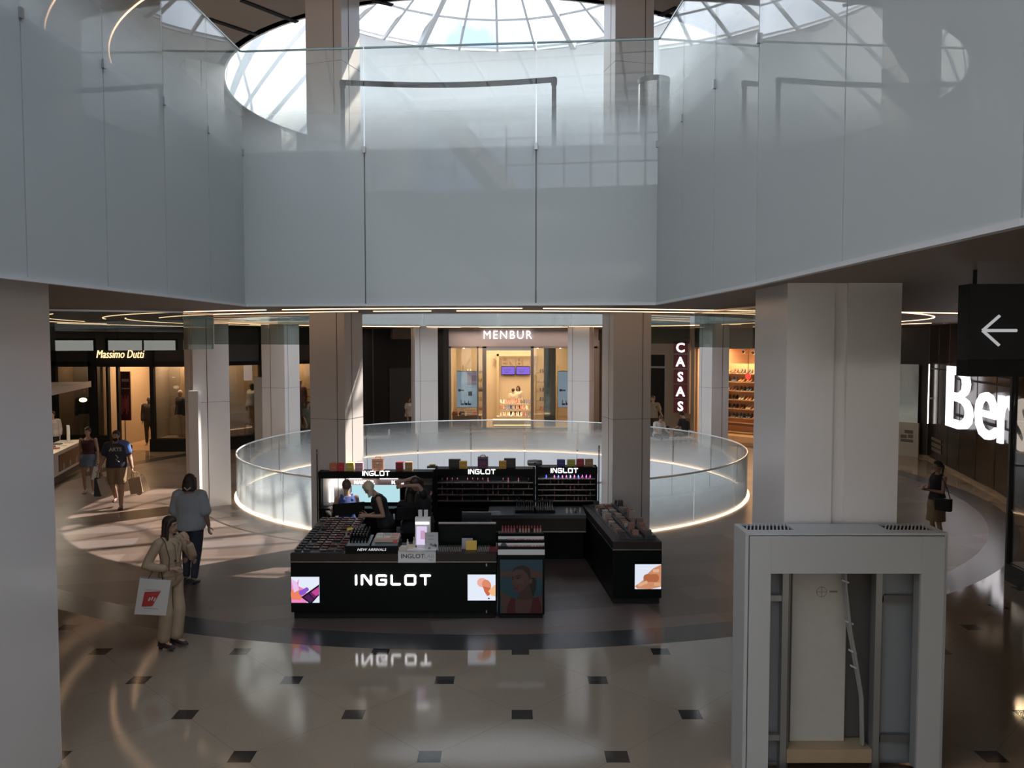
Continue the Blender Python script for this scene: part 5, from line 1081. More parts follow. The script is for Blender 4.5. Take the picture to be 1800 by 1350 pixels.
    if bottom:
        kind, col = bottom[:2]; mb = MB()
        if kind in ('trousers', 'jeans', 'shorts', 'wide'):
            loft_torso(mb, lv, 0.0, bottom[2] if len(bottom) > 2 else 2.6, .010, 10)
            for hi, kn, an in (('hiL', 'knL', 'anL'), ('hiR', 'knR', 'anR')):
                if kind == 'shorts': tub(mb, [J[hi], J[hi].lerp(J[kn], .80)], [.100*k, .082*k])
                else:
                    wv = .085 if kind == 'wide' else .055; tub(mb, [J[hi], J[hi].lerp(J[kn], .5), J[kn], J[kn].lerp(J[an], .92)], [.100*k, .086*k, .064*k if kind != 'wide' else .085, wv])
        if kind in ('skirt', 'dress'):
            rs = []; hem = bottom[3] if len(bottom) > 3 else .55
            for i in range(8):
                tt = i/7; a_ = ring_at(lv, 2.5)[0].lerp(J['knL'].lerp(J['knR'], .5)*1.0, hem*tt); 
                _, x_, y_ = ring_at(lv, 2.5-2.0*min(1, tt*1.6)); e = .015+.035*tt; rs.append([a_+x_*(1+e/x_.length)*math.cos(2*PI*j/18)+y_*(1+(e+.02*tt)/y_.length)*math.sin(2*PI*j/18) for j in range(18)])
            mb.rings(rs)
            if kind == 'skirt' and hem < .5:
                pass
        cloth({'wide': 'trousers', 'dress': 'skirt'}.get(kind, kind), mb, col)
    if shoes:
        for an, ft in (('anL', 'footL'), ('anR', 'footR')):
            d = J[ft].normalized(); lat = V(-d.y, d.x, 0); A_ = J[an]; mb = MB(); up = V(0, 0, 1); bz = A_-up*.088; rs = []
            for yy, w_, z0, z1 in ((-.085, .022, 0, .07), (-.05, .036, 0, .085), (0, .038, 0, .075), (.06, .042, 0, .055), (.12, .044, 0, .045), (.165, .030, 0, .034), (.185, .012, .004, .022)): rs.append([bz+d*yy+lat*w_*math.cos(2*PI*j/12)+up*((z0+z1)/2+(z1-z0)/2*math.sin(2*PI*j/12)) for j in range(12)])
            mb.rings(rs); so = mb.build('shoe', cm(shoes, .5), t, smooth=True)
            e = MB(); rs = [[bz+d*yy+lat*w_*j_+up*z for j_, z in ((-1, -.004), (1, -.004), (1, .012), (-1, .012))] for yy, w_ in ((-.088, .026), (0, .040), (.12, .046), (.185, .018))]; e.rings(rs); e.build('sole', cm((.5, .48, .46) if sum(shoes) > .3 else (.06, .05, .05), .6), so)
    return t, J, lv
def P_(px, py, extra=0.): p = atz(px, py, 0.0); return (p.x, p.y+extra, 0)
def paper_bag(label, loc, col, rz=0., s=(.28, .12, .34), hcol=None, tilt=0., group=None, cat='bag', logo=None, name='shopping_bag', handle=.12):
    """origin at the grip: the bag hangs below it"""
    t = thing(name, label, cat, loc, rz, group); t.rotation_euler = (0, tilt, rz); w_, d, h = s[0]/2, s[1]/2, s[2]; zt = -handle
    mb = MB(); n = [(-w_, -d), (w_, -d), (w_, d), (-w_, d)]
    def rg(k, z): return [(x*k, y*k, z) for x, y in n]
    mb.rings([rg(1, zt-h), rg(.985, zt), rg(.95, zt), rg(.96, zt-h+.01)], caps=False).build('bag_body', cm(col, .6), t)
    MB().bb(-w_*.97, w_*.97, -d*.97, d*.97, zt-h, zt-h+.008).build('bag_bottom', cm(col, .6), t)
    for s_ in (-1, 1): MB().tube([(-w_*.45, s_*d*.9, zt-.01), (-w_*.3, s_*d*.35, -.02), (0, 0, 0), (w_*.3, s_*d*.35, -.02), (w_*.45, s_*d*.9, zt-.01)], .0045, 5).build('handle', cm(hcol or tuple(c*.7 for c in col), .6), t)
    if logo: logo(t, w_, d, zt, h)
    return t
HD = lambda J, t, k, off=(0, 0, 0): t.matrix_basis @ (J[k]+V(*off))
def world(t, v): bpy.context.view_layer.update(); return t.matrix_world @ v
# --- woman in the beige jumpsuit, tote bag on her forearm, hand at her face
loc = P_(303, 1140)
beige = (.40, .30, .20)
t, J, lv = person('woman in a belted beige jumpsuit, one hand at her cheek, white tote on her arm', loc, R(64), dict(
    elL=(.24, -.14, 1.15), wrL=(.11, -.20, 1.40), hdL=(-.45, .22, 1), elR=(-.30, .10, 1.13), wrR=(-.12, -.14, 1.08), hdR=(.9, -.3, .05), knL=(.09, -.03, .5), anL=(.09, .03, .13), anR=(-.07, .07, .13), footL=(.1, -1, 0), footR=(0, -1, 0), face=(.30, -1, .10)),
    wid=.93, h=1.66, hair=('lob', (.030, .018, .012)), skin=(.40, .25, .18), top=('shirt', beige, 1.6, .86, .021, .0), bottom=('wide', beige, 3.0), shoes=(.035, .022, .018), curlL=.7, palmL=(0, 1, .3), palmR=(0, .3, -1))
MB().rings([[ring_at(lv, s)[0]+ring_at(lv, s)[1]*(1+.034/ring_at(lv, s)[1].length)*math.cos(2*PI*j/20)+ring_at(lv, s)[2]*(1+.034/ring_at(lv, s)[2].length)*math.sin(2*PI*j/20) for j in range(20)] for s in (2.7, 3.15)]).build('belt', cm((.33, .25, .17), .7), t, smooth=True)
p3, x3, y3 = ring_at(lv, 2.9); MB().box(tuple(p3-V(0, .125, 0)), (.05, .02, .05)).build('belt_knot', cm((.3, .22, .15)), t)
MB().tube([p3-V(.03, .13, 0), p3-V(.04, .14, .10), p3-V(.035, .13, .18)], .010, 6).build('belt_end', cm((.3, .22, .15)), t)
for s_ in (-1, 1): p5 = ring_at(lv, 5.6)[0]; MB().tube([J['nck']+V(s_*.05, -.02, -.01), p5+V(s_*.035, -.15, .02), p3+V(0, -.128, .04)], .012, 6).build('lapel', cm((.42, .32, .22), .8), t)
MB().lathe([(0, 0), (.014, 0), (.014, .006), (0, .006)], n=10, M=Matrix.Translation(p3+V(-.05, -.138, .07)) @ Matrix.Rotation(PI/2, 4, 'X')).build('button', cm((.03, .02, .02)), t)
for an, ft in (('anL', 'footL'), ('anR', 'footR')): d = J[ft].normalized(); MB().box(tuple(J[an]-d*.06+V(0, 0, -.115)), (.035, .035, .05)).build('heel', cm((.03, .02, .02)), t)
def tote_logo(tt, w_, d, zt, h):
    y = -d*.985-.004
    MB().prism([(-.10, -.10), (.02, -.09), (.09, .10), (-.09, .08)], -.001, .001, Matrix.Translation((-.01, y, zt-h*.55)) @ Matrix.Rotation(PI/2, 4, 'X')).build('printed_mark', cm((.42, .035, .03), .6), tt)
    for k in range(3): MB().box((-.035+k*.03, y-.002, zt-h*.56+.01*(k % 2)), (.016, .002, .045), ry=.3).build('printed_mark', cm((.6, .55, .5), .6), tt)
    for zz in (.30, .82): MB().bb(-.09, .08, y-.001, y+.001, zt-h*zz-.003, zt-h*zz+.003).build('printed_text', cm((.3, .28, .27), .6), tt)
wp = world(t, J['elR'].lerp(J['wrR'], .45)+V(0, 0, -.035))
paper_bag('white cloth tote bag with a red mark hanging from the beige-clad forearm', tuple(wp), (.60, .57, .53), R(18), (.36, .07, .44), (.05, .04, .04), R(9), logo=tote_logo, name='tote_bag', handle=.10)
o = thing('bag_strap', 'thin brown shoulder strap across the beige jumpsuit', 'strap', loc, R(52)); o.scale = t.scale; MB().tube([J['shR']+V(.04, -.02, .085), J['shR']+V(.04, -.13, .02), ring_at(lv, 4)[0]+V(-.11, -.17, 0), J['wrR']+V(0, -.03, -.02)], .007, 6).build('strap_band', cm((.12, .06, .04)), o)
# --- person in the pale shirt seen from behind
loc = P_(337, 1026)
t, J, lv = person('person in a loose pale blue shirt and dark jeans walking away', loc, R(178), dict(elR=(-.25, .02, 1.12), wrR=(-.26, -.06, .90), elL=(.24, .02, 1.12), wrL=(.24, -.08, .92), knL=(.10, -.08, .50), anL=(.10, -.05, .10), knR=(-.09, .0, .50), anR=(-.09, .12, .12)),
    h=1.74, fem=False, wid=1.08, skin=(.36, .22, .16), hair=('bob', (.035, .022, .016)), top=('shirt', (.42, .46, .50), .35, .46, .036, .03), bottom=('jeans', (.035, .045, .065)), shoes=(.03, .03, .035))
MB().tube([J['head']+V(-.05, .09, -.08), J['head']+V(0, .10, -.12), J['head']+V(.05, .09, -.08)], .012, 6).build('hair_clip', cm((.55, .50, .45)), t)
# --- man with shopping bags
loc = P_(207, 893)
t, J, lv = person('bearded man in a blue and black T-shirt and khaki shorts carrying paper bags', loc, R(12), dict(elL=(.27, .02, 1.13), wrL=(.34, -.10, .90), elR=(-.27, .02, 1.13), wrR=(-.33, -.10, .92), knL=(.11, -.12, .52), anL=(.10, -.13, .10), knR=(-.09, -.03, .52), anR=(-.07, .16, .22), face=(-.1, -1, .15), hdL=(.1, -.1, -1), hdR=(-.1, -.1, -1)),
    h=1.78, fem=False, wid=1.18, skin=(.38, .23, .17), hair=('short', (.02, .015, .012)), top=('tee', (.03, .035, .06), 1.0, .33, .022, .01), bottom=('shorts', (.26, .18, .11)), shoes=(.10, .03, .03), curlL=1.1, curlR=1.1)
mb = MB(); ellipsoid(mb, J['head']-V(0, .052, .075), V(.054, 0, 0), V(0, .045, 0), V(0, 0, .045)); mb.build('beard', cm((.025, .018, .015), .9), t, smooth=True)
mb = MB(); pp, xx, yy = ring_at(lv, 6.6); 
tub(mb, [J['nck'].lerp(J['shL'], .5)+V(0, 0, .012), J['shL']+V(.005, 0, .005), J['shL'].lerp(J['elL'], .60)], [.075, .101, .092]); fuse('sleeve', mb, mat('cloth', (.09, .17, .42), .8, bump=.3), t, .012, 1)
text('ARTS', .11, cm((.40, .40, .38)), 'printed_text', t, (.02, lv[5][0].y-.172, 1.285), ext=.012, bold=.003); MB().tube([(.02, -.166, 1.20), (.07, -.166, 1.14), (.03, -.166, 1.10), (.09, -.16, 1.04)], .010, 5).build('printed_mark', cm((.3, .32, .33)), t)
for nm, k, off, rz_, til, col, sz, lb in ((0, 'wrL', (.02, -.01, -.09), .3, R(-8), (.42, .29, .18), (.26, .13, .36), 'brown paper bag hanging straight in the hand of the blue-sleeved arm'), (0, 'wrL', (.05, .0, -.09), .9, R(-22), (.48, .34, .22), (.28, .12, .40), 'tan paper bag swinging out beside the brown paper bag'),
    (0, 'wrR', (-.02, 0, -.09), .2, R(2), (.02, .03, .028), (.15, .10, .42), 'narrow black bag in the bearded man\'s hand'), (0, 'wrR', (.01, -.02, -.09), .1, R(-14), (.42, .37, .31), (.18, .10, .38), 'pale tall bag held together with the narrow black bag')):
    paper_bag(lb, tuple(world(t, J[k]+V(*off))), col, rz_, sz, None, til, handle=.14)
# --- woman beside him
loc = P_(157, 867)
t, J, lv = person('woman in a dark red camisole and denim skirt walking past the cosmetics stand', loc, R(8), dict(elL=(.22, .03, 1.13), wrL=(.25, -.08, .92), elR=(-.22, .06, 1.13), wrR=(-.20, -.02, .90), knL=(.10, -.04, .49), anL=(.12, -.05, .09), knR=(-.10, -.06, .50), anR=(-.12, .06, .10), face=(.05, -1, 0)),
    h=1.66, skin=(.40, .25, .18), hair=('bun', (.05, .03, .02)), top=('strap', (.05, .012, .015), 2.2, 0, .014), bottom=('skirt', (.11, .16, .23), 2.5, .62), shoes=(.45, .42, .40), wid=1.05, curlL=1.1)
for off, rz_, til, col, sz, lb in (((.02, 0, -.09), .4, R(12), (.60, .60, .58), (.16, .10, .34), 'white paper bag in the hand of the woman with the denim skirt'), ((.0, .03, -.09), .5, R(-2), (.25, .08, .05), (.15, .10, .26), 'small reddish bag beside the white paper bag')):
    paper_bag(lb, tuple(world(t, J['wrL']+V(*off))), col, rz_, sz, None, til, handle=.12)
# --- woman with a phone
p = atz(1645, 962); 
t, J, lv = person('woman in a black sleeveless top and patterned skirt looking at her phone', (p.x, p.y, 0), R(-78), dict(elL=(.20, -.04, 1.12), wrL=(.08, -.26, 1.16), hdL=(-.3, -.9, .25), elR=(-.20, -.04, 1.12), wrR=(-.05, -.27, 1.15), hdR=(.2, -.95, .2), face=(0, -1, -.45), knL=(.09, -.02, .49)),
    h=1.62, hair=('tail', (.015, .012, .010)), skin=(.34, .21, .15), top=('tank', (.012, .012, .014), 1.3, 0, .020), bottom=('skirt', (.20, .14, .08), 2.4, .92), shoes=(.03, .03, .03), curlL=.9, curlR=.6, palmL=(0, 0, 1), palmR=(0, 0, 1))
pw = world(t, V(.02, -.37, 1.21)); o = thing('phone', 'pale phone held in the hands of the woman in black', 'phone', tuple(pw), R(-62)); MB().box((0, 0, 0), (.075, .15, .009), rx=.45).build('phone_body', cm((.5, .48, .47), .2), o)
mb = MB(); mb.box((0, 0, -.15), (.30, .12, .24)); bp = world(t, V(.20, -.03, 1.05)); o = thing('shoulder_bag', 'black shoulder bag on the hip of the woman with the phone', 'bag', tuple(bp), R(-55)); mb.build('bag_body', mat('black_leather', (.012, .012, .013), .35), o, bevel=.03); MB().tube([(-.13, 0, -.04), (-.10, .0, .20), (-.03, .0, .34), (.08, 0, .12), (.13, 0, -.04)], .010, 6).build('strap', M_black, o)
# --- staff and customers in the island
loc = atz(657, 990, 0); y = 13.45
def at_head(px, py, Y): p = aty(px, py, Y); return p
hp = at_head(664, 853, 13.25)
t, J, lv = person('blonde woman in a black sleeveless dress bending over a customer', (hp.x+.13, 13.25, 0), R(-78), dict(che=(0, -.10, 1.25), nck=(0, -.17, 1.42), head=(0, -.27, 1.53), shL=(.17, -.13, 1.38), shR=(-.17, -.13, 1.38), elR=(-.20, -.05, 1.10), wrR=(-.16, -.28, 1.05), hdR=(.1, -1, .05), elL=(.20, -.05, 1.10), wrL=(.14, -.33, 1.10), hdL=(-.1, -1, .05), face=(0, -1, -.75)),
    h=1.66, hair=('bob', (.60, .50, .38)), skin=(.46, .28, .20), top=('tank', (.012, .012, .014), .2, 0, .022), bottom=('trousers', (.012, .012, .014)), curlL=1.0, curlR=1.0)
hp = at_head(737, 838, 13.3)
t, J, lv = person('woman in black with a studded belt lifting her arms over a seated customer', (hp.x+.10, 13.3, 0), R(-72), dict(che=(0, -.04, 1.27), nck=(0, -.08, 1.46), head=(0, -.16, 1.59), shL=(.17, -.06, 1.44), shR=(-.17, -.06, 1.44), elR=(-.24, -.12, 1.66), wrR=(-.14, -.36, 1.62), hdR=(.1, -1, -.1), elL=(.22, -.16, 1.60), wrL=(.06, -.38, 1.58), hdL=(-.1, -1, -.1), face=(0, -1, -.5), knL=(.1, -.02, .49)),
    h=1.66, hair=('tail', (.025, .018, .015)), skin=(.40, .25, .18), top=('tee', (.012, .012, .014), 1.2, .14, .022), bottom=('skirt', (.013, .012, .014), 2.5, .70), curlL=1.0, curlR=1.0)
for k in range(9): a_ = -PI/2+(k-4)*.28; pp, xx, yy = ring_at(lv, 2.7); MB().lathe([(0, 0), (.008, 0), (.008, .01), (0, .01)], n=6, M=Matrix.Translation(pp+xx*1.22*math.cos(a_)-yy*1.34*math.sin(a_)*-1)).build('stud', M_steel, t)
SIT = dict(pel=(0, .03, .76), che=(0, .07, 1.08), nck=(0, .06, 1.27), head=(0, .04, 1.42), shL=(.17, .06, 1.22), shR=(-.17, .06, 1.22), elL=(.23, .0, .98), elR=(-.23, .0, .98), wrL=(.18, -.22, .95), wrR=(-.18, -.22, .95), hdL=(-.1, -1, -.1), hdR=(.1, -1, -.1), hiL=(.09, .02, .76), hiR=(-.09, .02, .76), knL=(.11, -.38, .80), knR=(-.11, -.38, .80), anL=(.11, -.36, .38), anR=(-.11, -.36, .38))
hp = at_head(608, 852, 14.1); 
person('seated woman in a blue sleeveless top with her hair pinned up', (hp.x, 14.1, 0), R(205), SIT, h=1.64, hair=('bun', (.12, .07, .045)), skin=(.48, .29, .21), top=('tank', (.05, .09, .30), 1.0, 0, .012), bottom=('jeans', (.03, .035, .05)))
hp = at_head(722, 870, 13.75)
person('seated customer in dark clothes with the head bowed', (hp.x, 13.75, 0), R(190), SIT, h=1.60, hair=('lob', (.02, .016, .014)), skin=(.38, .23, .17), top=('tee', (.014, .014, .018), 1.0, .3, .02), bottom=('jeans', (.02, .022, .03)))
# --- people beyond the round opening
def far(label, px, py_head, Y, h, **k):
    """stands at depth Y so that the head shows at px"""
    rz = k.pop('rz', 0); p = aty(px, py_head, Y); return person(label, (p.x, Y, 0), rz, h=h, **k)
WALK = dict(knL=(.10, -.12, .50), anL=(.10, -.14, .10), knR=(-.09, .0, .50), anR=(-.09, .18, .16), elL=(.20, .10, 1.13), wrL=(.22, .10, .89), elR=(-.20, .0, 1.13), wrR=(-.22, -.14, .90))
far('woman in a green T-shirt walking past the menswear window', 541, 722, 30.0, 1.66, pose=WALK, rz=R(60), hair=('lob', (.06, .035, .02)), top=('tee', (.10, .12, .09), 1.0, .35, .02), bottom=('jeans', (.14, .14, .13)))
far('long-haired woman in a white top standing by the black wall', 718, 706, 33.0, 1.62, rz=R(75), hair=('long', (.018, .014, .012)), top=('shirt', (.55, .52, .48), .8, .25, .03), bottom=('jeans', (.03, .03, .04)))
t, J, lv = far('man in a khaki T-shirt with a backpack pulling a case past the dark doorway', 1148, 697, 31.5, 1.76, fem=False, pose=dict(WALK, elL=(.26, .06, 1.12), wrL=(.34, .14, .92)), rz=R(-20), hair=('short', (.03, .02, .016)), top=('tee', (.30, .25, .19), .9, .33, .025), bottom=('trousers', (.05, .045, .04)))
bp = world(t, V(0, .19, 1.22)); o = thing('backpack', 'dark backpack on the man in khaki', 'bag', tuple(bp), R(-20)); MB().box((0, 0, 0), (.30, .16, .42)).build('pack_body', M_blackm, o, bevel=.04)
for s_ in (-1, 1): MB().tube([(s_*.12, -.06, .18), (s_*.13, -.20, .22), (s_*.14, -.33, .10), (s_*.16, -.10, -.15)], .016, 6).build('strap', M_blackm, o)
bp = world(t, V(.34, .16, 0)); o = thing('suitcase', 'dark wheeled suitcase pulled behind the man in khaki', 'suitcase', tuple(bp), R(-20)); MB().bb(-.2, .2, .10, .36, .06, .60).build('case_shell', M_blackm, o, bevel=.03)
for s_ in (-1, 1): MB().tube([(s_*.10, .14, .58), (s_*.04, .0, .88)], .010, 6).build('pull_rod', M_steel, o); MB().lathe([(0, -.015), (.03, -.015), (.03, .015), (0, .015)], n=12, M=Matrix.Translation((s_*.15, .2, .03)) @ Matrix.Rotation(PI/2, 4, 'Y')).build('wheel', M_blackm, o)
MB().tube([(-.05, 0, .89), (.05, 0, .89)], .014, 6).build('grip', M_blackm, o)
SIT2 = dict(pel=(0, .03, .56), che=(0, -.04, .87), nck=(0, -.12, 1.05), head=(0, -.20, 1.17), shL=(.17, -.08, 1.0), shR=(-.17, -.08, 1.0), elL=(.24, -.14, .77), elR=(-.24, -.14, .77), wrL=(.20, -.36, .68), wrR=(-.20, -.36, .68), hdL=(-.1, -1, -.3), hdR=(.1, -1, -.3), hiL=(.09, .02, .56), hiR=(-.09, .02, .56), knL=(.12, -.40, .52), knR=(-.12, -.40, .52), anL=(.12, -.38, .09), anR=(-.12, -.38, .09), face=(0, -1, -.6))
far('woman in a white T-shirt leaning forward on the white bench', 1156, 752, 29.1, 1.66, pose=SIT2, rz=R(25), hair=('bun', (.08, .05, .035)), top=('tee', (.62, .60, .58), 1.0, .32, .02), bottom=('jeans', (.06, .07, .09)))
far('person in a black T-shirt sitting with the back turned at the bench end', 1206, 742, 29.6, 1.74, fem=False, pose=SIT2, rz=R(215), hair=('short', (.02, .015, .012)), top=('tee', (.015, .016, .018), 1.0, .33, .02), bottom=('jeans', (.05, .06, .09)))
# inside the middle shop
far('customer in a pale top with a bag strap across the back inside the middle shop', 902, 675, 39.3, 1.60, rz=R(170), hair=('short', (.02, .015, .012)), top=('tee', (.62, .52, .42), 1.2, .35, .02), bottom=('jeans', (.02, .02, .03)))
far('shop assistant with dark bobbed hair facing the customer', 911, 668, 40.3, 1.66, rz=R(-15), hair=('bob', (.03, .015, .012)), top=('shirt', (.60, .50, .42), .8, .8, .03), bottom=('trousers', (.02, .02, .02)))
# saleswoman behind the cosmetics stand
far('saleswoman in a pale blouse standing behind the cosmetics stand', 92, 728, 25.8, 1.66, rz=R(10), hair=('tail', (.02, .015, .012)), top=('shirt', (.45, .40, .38), .9, .8, .03), bottom=('trousers', (.03, .03, .03)))
# mannequins
def mannequin(px, py_head, Y, h, base_z, label, F_rz, top, bottom, head=True, skin=(.55, .45, .35)):
    p = aty(px, py_head, Y); t, J, lv = person(label, (p.x, Y, base_z), F_rz, h=h, fem=False, skin=skin, hair=('none', (.3, .25, .2)), top=top, bottom=bottom, shoes=(.3, .22, .14))
    t.name = 'mannequin'; t['category'] = 'mannequin'; MB().lathe([(0, -.004), (.16, -.004), (.16, .008), (0, .008)], n=20).build('stand_plate', M_steel, t); return t, J
mannequin(317, 680, 29.55, 1.80, .30, 'shop mannequin in a dark jacket and pale trousers in the menswear window', R(-35), ('jacket', (.03, .025, .025), .8, .95, .03), ('trousers', (.55, .47, .38)))
mannequin(262, 700, 30.6, 1.78, .012, 'dark-coated shop mannequin just inside the menswear doorway', R(20), ('jacket', (.015, .013, .013), .3, .95, .03), ('trousers', (.02, .018, .018)), skin=(.05, .045, .04))
mannequin(147, 690, 29.55, 1.80, .30, 'shop mannequin in pale trousers behind the cosmetics counter', R(30), ('jacket', (.02, .02, .02), 1.0, .95, .03), ('trousers', (.5, .42, .32)))
mannequin(443, 664, 30.7, 1.80, .50, 'shop mannequin in a white shirt in the long menswear window', R(-30), ('shirt', (.60, .58, .56), 1.0, .95, .03), ('trousers', (.52, .36, .24)), skin=(.12, .10, .09))
mannequin(527, 668, 32.3, 1.84, .50, 'shop mannequin in a long dark red coat in the warm lit menswear window', R(-20), ('jacket', (.13, .015, .02), .1, .95, .03), ('trousers', (.02, .02, .02)))
# ============================================================ the rest of the furniture
# open metal case round the foot of the big column
M_case = mat('case_white', (.50, .495, .48), .4, var=.03, scale=3)
cs = thing('sign_case', 'tall white metal case with an empty opening around the foot of the big column', 'case', (2.0, 7.02, 0))
W, D, H = 1.735, .36, 2.21
MB().bb(0, .03, 0, D, 0, H-.021).build('side_panel', M_case, cs); MB().bb(W-.03, W, 0, D, 0, H-.021).build('side_panel', M_case, cs)
mb = MB(); mb.bb(0, W, 0, .12, H-.02, H); mb.bb(0, W, .34, D, H-.02, H)
mb.bb(0, .05, .12, .34, H-.02, H); mb.bb(W-.06, W, .12, .34, H-.02, H); mb.bb(.46, W-.46, .12, .34, H-.02, H); mb.build('top_panel', M_case, cs)
g = MB()
for x0_, n in ((.06, 12), (W-.45, 12)):
    for k in range(n): g.box((x0_+.018+k*.033, .23, H-.002), (.012, .23, .003), rz=-.3 if x0_ < 1 else -.48)
g.build('vent_grille', M_case, cs); MB().bb(.05, .46, .12, .34, H-.02, H-.016).bb(W-.46, W-.06, .12, .34, H-.02, H-.016).build('vent_backing', M_blackm, cs)
d_ = MB(); ox0, ox1, oz0, oz1 = .215, 1.50, .14, 1.865
d_.bb(.035, ox0, -.03, 0, .05, H-.025).bb(ox1, W-.035, -.03, 0, .05, H-.025).bb(ox0, ox1, -.03, 0, oz1, H-.025).bb(ox0, ox1, -.03, 0, .05, oz0)
d_.build('door_frame', M_case, cs, bevel=.003)
MB().bb(ox0-.01, ox0, .0, .10, oz0, oz1).bb(ox1, ox1+.01, 0, .10, oz0, oz1).bb(ox0, ox1, 0, .10, oz1, oz1+.01).build('door_lining', cm((.30, .30, .29)), cs)
MB().bb(.03, W-.03, D-.01, D, .02, H-.03).build('back_panel', cm((.12, .11, .10), .6), cs)
MB().bb(.10, .42, .20, .33, .1, H-.1).build('inner_panel', cm((.28, .28, .29), .35), cs); MB().bb(1.22, 1.60, .18, .30, .1, H-.1).build('inner_panel', cm((.24, .25, .26), .35), cs)
for x in (.36, 1.175): MB().bb(x, x+.055, .10, .17, .05, H-.05).build('upright', cm((.32, .31, .29), .35, .5), cs); MB().bb(x+.065, x+.075, .12, .17, .05, H-.05).build('upright', cm((.2, .19, .18), .35, .5), cs)
for z in (1.60, .35):
    MB().bb(.12, .36, .12, .15, z-.02, z+.03).build('cross_bar', cm((.34, .33, .31), .35, .4), cs); MB().bb(1.23, 1.55, .12, .15, z-.03, z+.03).build('cross_bar', cm((.12, .11, .10), .5), cs)
MB().bb(.50, .985, .26, .30, .26, H-.1).build('core_board', cm((.50, .47, .42), .7, 0, .06), cs)
MB().bb(.44, .49, .24, .33, .1, H-.1).build('edge_strip', cm((.09, .08, .07)), cs)
MB().bb(.42, 1.17, .10, .32, .14, .26).build('wood_block', M_wood, cs)
rng = [(.045*math.cos(2*PI*i/24)+.76, .257, .045*math.sin(2*PI*i/24)+1.62) for i in range(24)]; MB().tube(rng, .002, 4, closed=True).build('pencil_mark', cm((.2, .19, .18)), cs)
MB().bb(.715, .805, .256, .2585, 1.618, 1.622).bb(.758, .762, .256, .2585, 1.575, 1.665).bb(.83, .90, .256, .2585, 1.615, 1.63).build('pencil_mark', cm((.2, .19, .18)), cs)
for k, (dx, dy) in enumerate(((0, 0), (.022, .01), (.012, -.02))):
    MB().tube([(.90+dx, .18+dy, 2.1), (.92+dx, .17+dy, 1.7), (.96+dx, .16+dy, 1.35), (1.03+dx*.8, .16+dy, 1.0), (1.09+dx*.5, .17+dy, .7), (1.11+dx*.3, .18+dy, .27)], .014, 7).build('cable', cm((.30, .29, .27), .5), cs)
for z in (1.75, 1.38, 1.12, .98): MB().box((.92+(1.75-z)*.13, .15, z), (.07, .03, .012), ry=.4).build('cable_tie', cm((.6, .6, .58)), cs)
# black arrow sign
p = aty(1706, 498, 6.0); sg = thing('direction_sign', 'black hanging sign with a thin white arrow', 'sign', (p.x, 6.0, 0)); zt = aty(1706, 499, 6.0).z; zb = aty(1706, 662, 6.0).z; zm = aty(1750, 632, 6.0).z
MB().bb(0, 1.6, 0, .16, zm, zt).build('sign_body', mat('sign_black', (.008, .008, .009), .45, spec=.25), sg); MB().bb(0, 1.6, .0, .16, zb, zm-.004).build('lower_band', M_blackm, sg)
MB().bb(.06, .08, .06, .08, zt, Z1B).bb(1.5, 1.52, .06, .08, zt, Z1B).build('hanger', M_blackm, sg)
A0 = aty(1728, 581, 5.99); A1 = aty(1788, 581, 5.99); U1 = aty(1758, 555, 5.99); U2 = aty(1757, 607, 5.99); mb = MB()
for a_, b_ in ((A0, A1), (A0, U1), (A0, U2)): mb.tube([(a_.x-p.x, -.004, a_.z), (b_.x-p.x, -.004, b_.z)], .011, 8)
mb.build('arrow', emis('arrow_grey', (.55, .55, .56), .75), sg)
# smoke curtains hanging from the ceiling: tinted glass
M_smoke = glass('smoke_curtain_glass', tint=(.62, .68, .66), base=.08)
def smoke(A, B, zb, label):
    A = V(*A, 0); B = V(*B, 0); d = B-A; t = thing('smoke_curtain', label, 'glass panel', tuple(A), math.atan2(d.y, d.x)); L = d.length; MB().bb(0, L, -.005, .005, zb, Z1B-.01).build('pane', M_smoke, t)
    MB().bb(0, L, -.012, .012, Z1B-.03, Z1B).build('top_channel', M_steel, t); n = max(1, round(L/2.2)); mb = MB()
    for k in range(1, n): mb.bb(L*k/n-.006, L*k/n+.006, -.007, .007, zb, Z1B-.02)
    if n > 1: mb.build('joint', M_dark, t)
def gxy(px, py, Y): p = aty(px, py, Y); return (p.x, Y)
smoke(gxy(80, 600, 13.4), gxy(322, 600, 14.4), aty(200, 616, 14).z, 'tinted glass smoke curtain hanging in front of the menswear sign')
smoke(gxy(322, 600, 14.4), gxy(375, 600, 15.6), aty(350, 614, 15).z, 'narrow tinted smoke curtain beside the pale column')
smoke(gxy(377, 600, 16.8), gxy(546, 600, 15.3), aty(450, 605.5, 16.2).z, 'tinted smoke curtain between the pale column and the brown column')
smoke(gxy(1136, 600, 15.3), gxy(1212, 600, 16.0), aty(1170, 604, 15.6).z, 'tinted smoke curtain next to the brown column on the shoe shop side')
smoke(gxy(1221, 600, 14.6), gxy(1330, 600, 12.2), aty(1270, 611, 13.4).z, 'tinted smoke curtain over the shoe shop front')
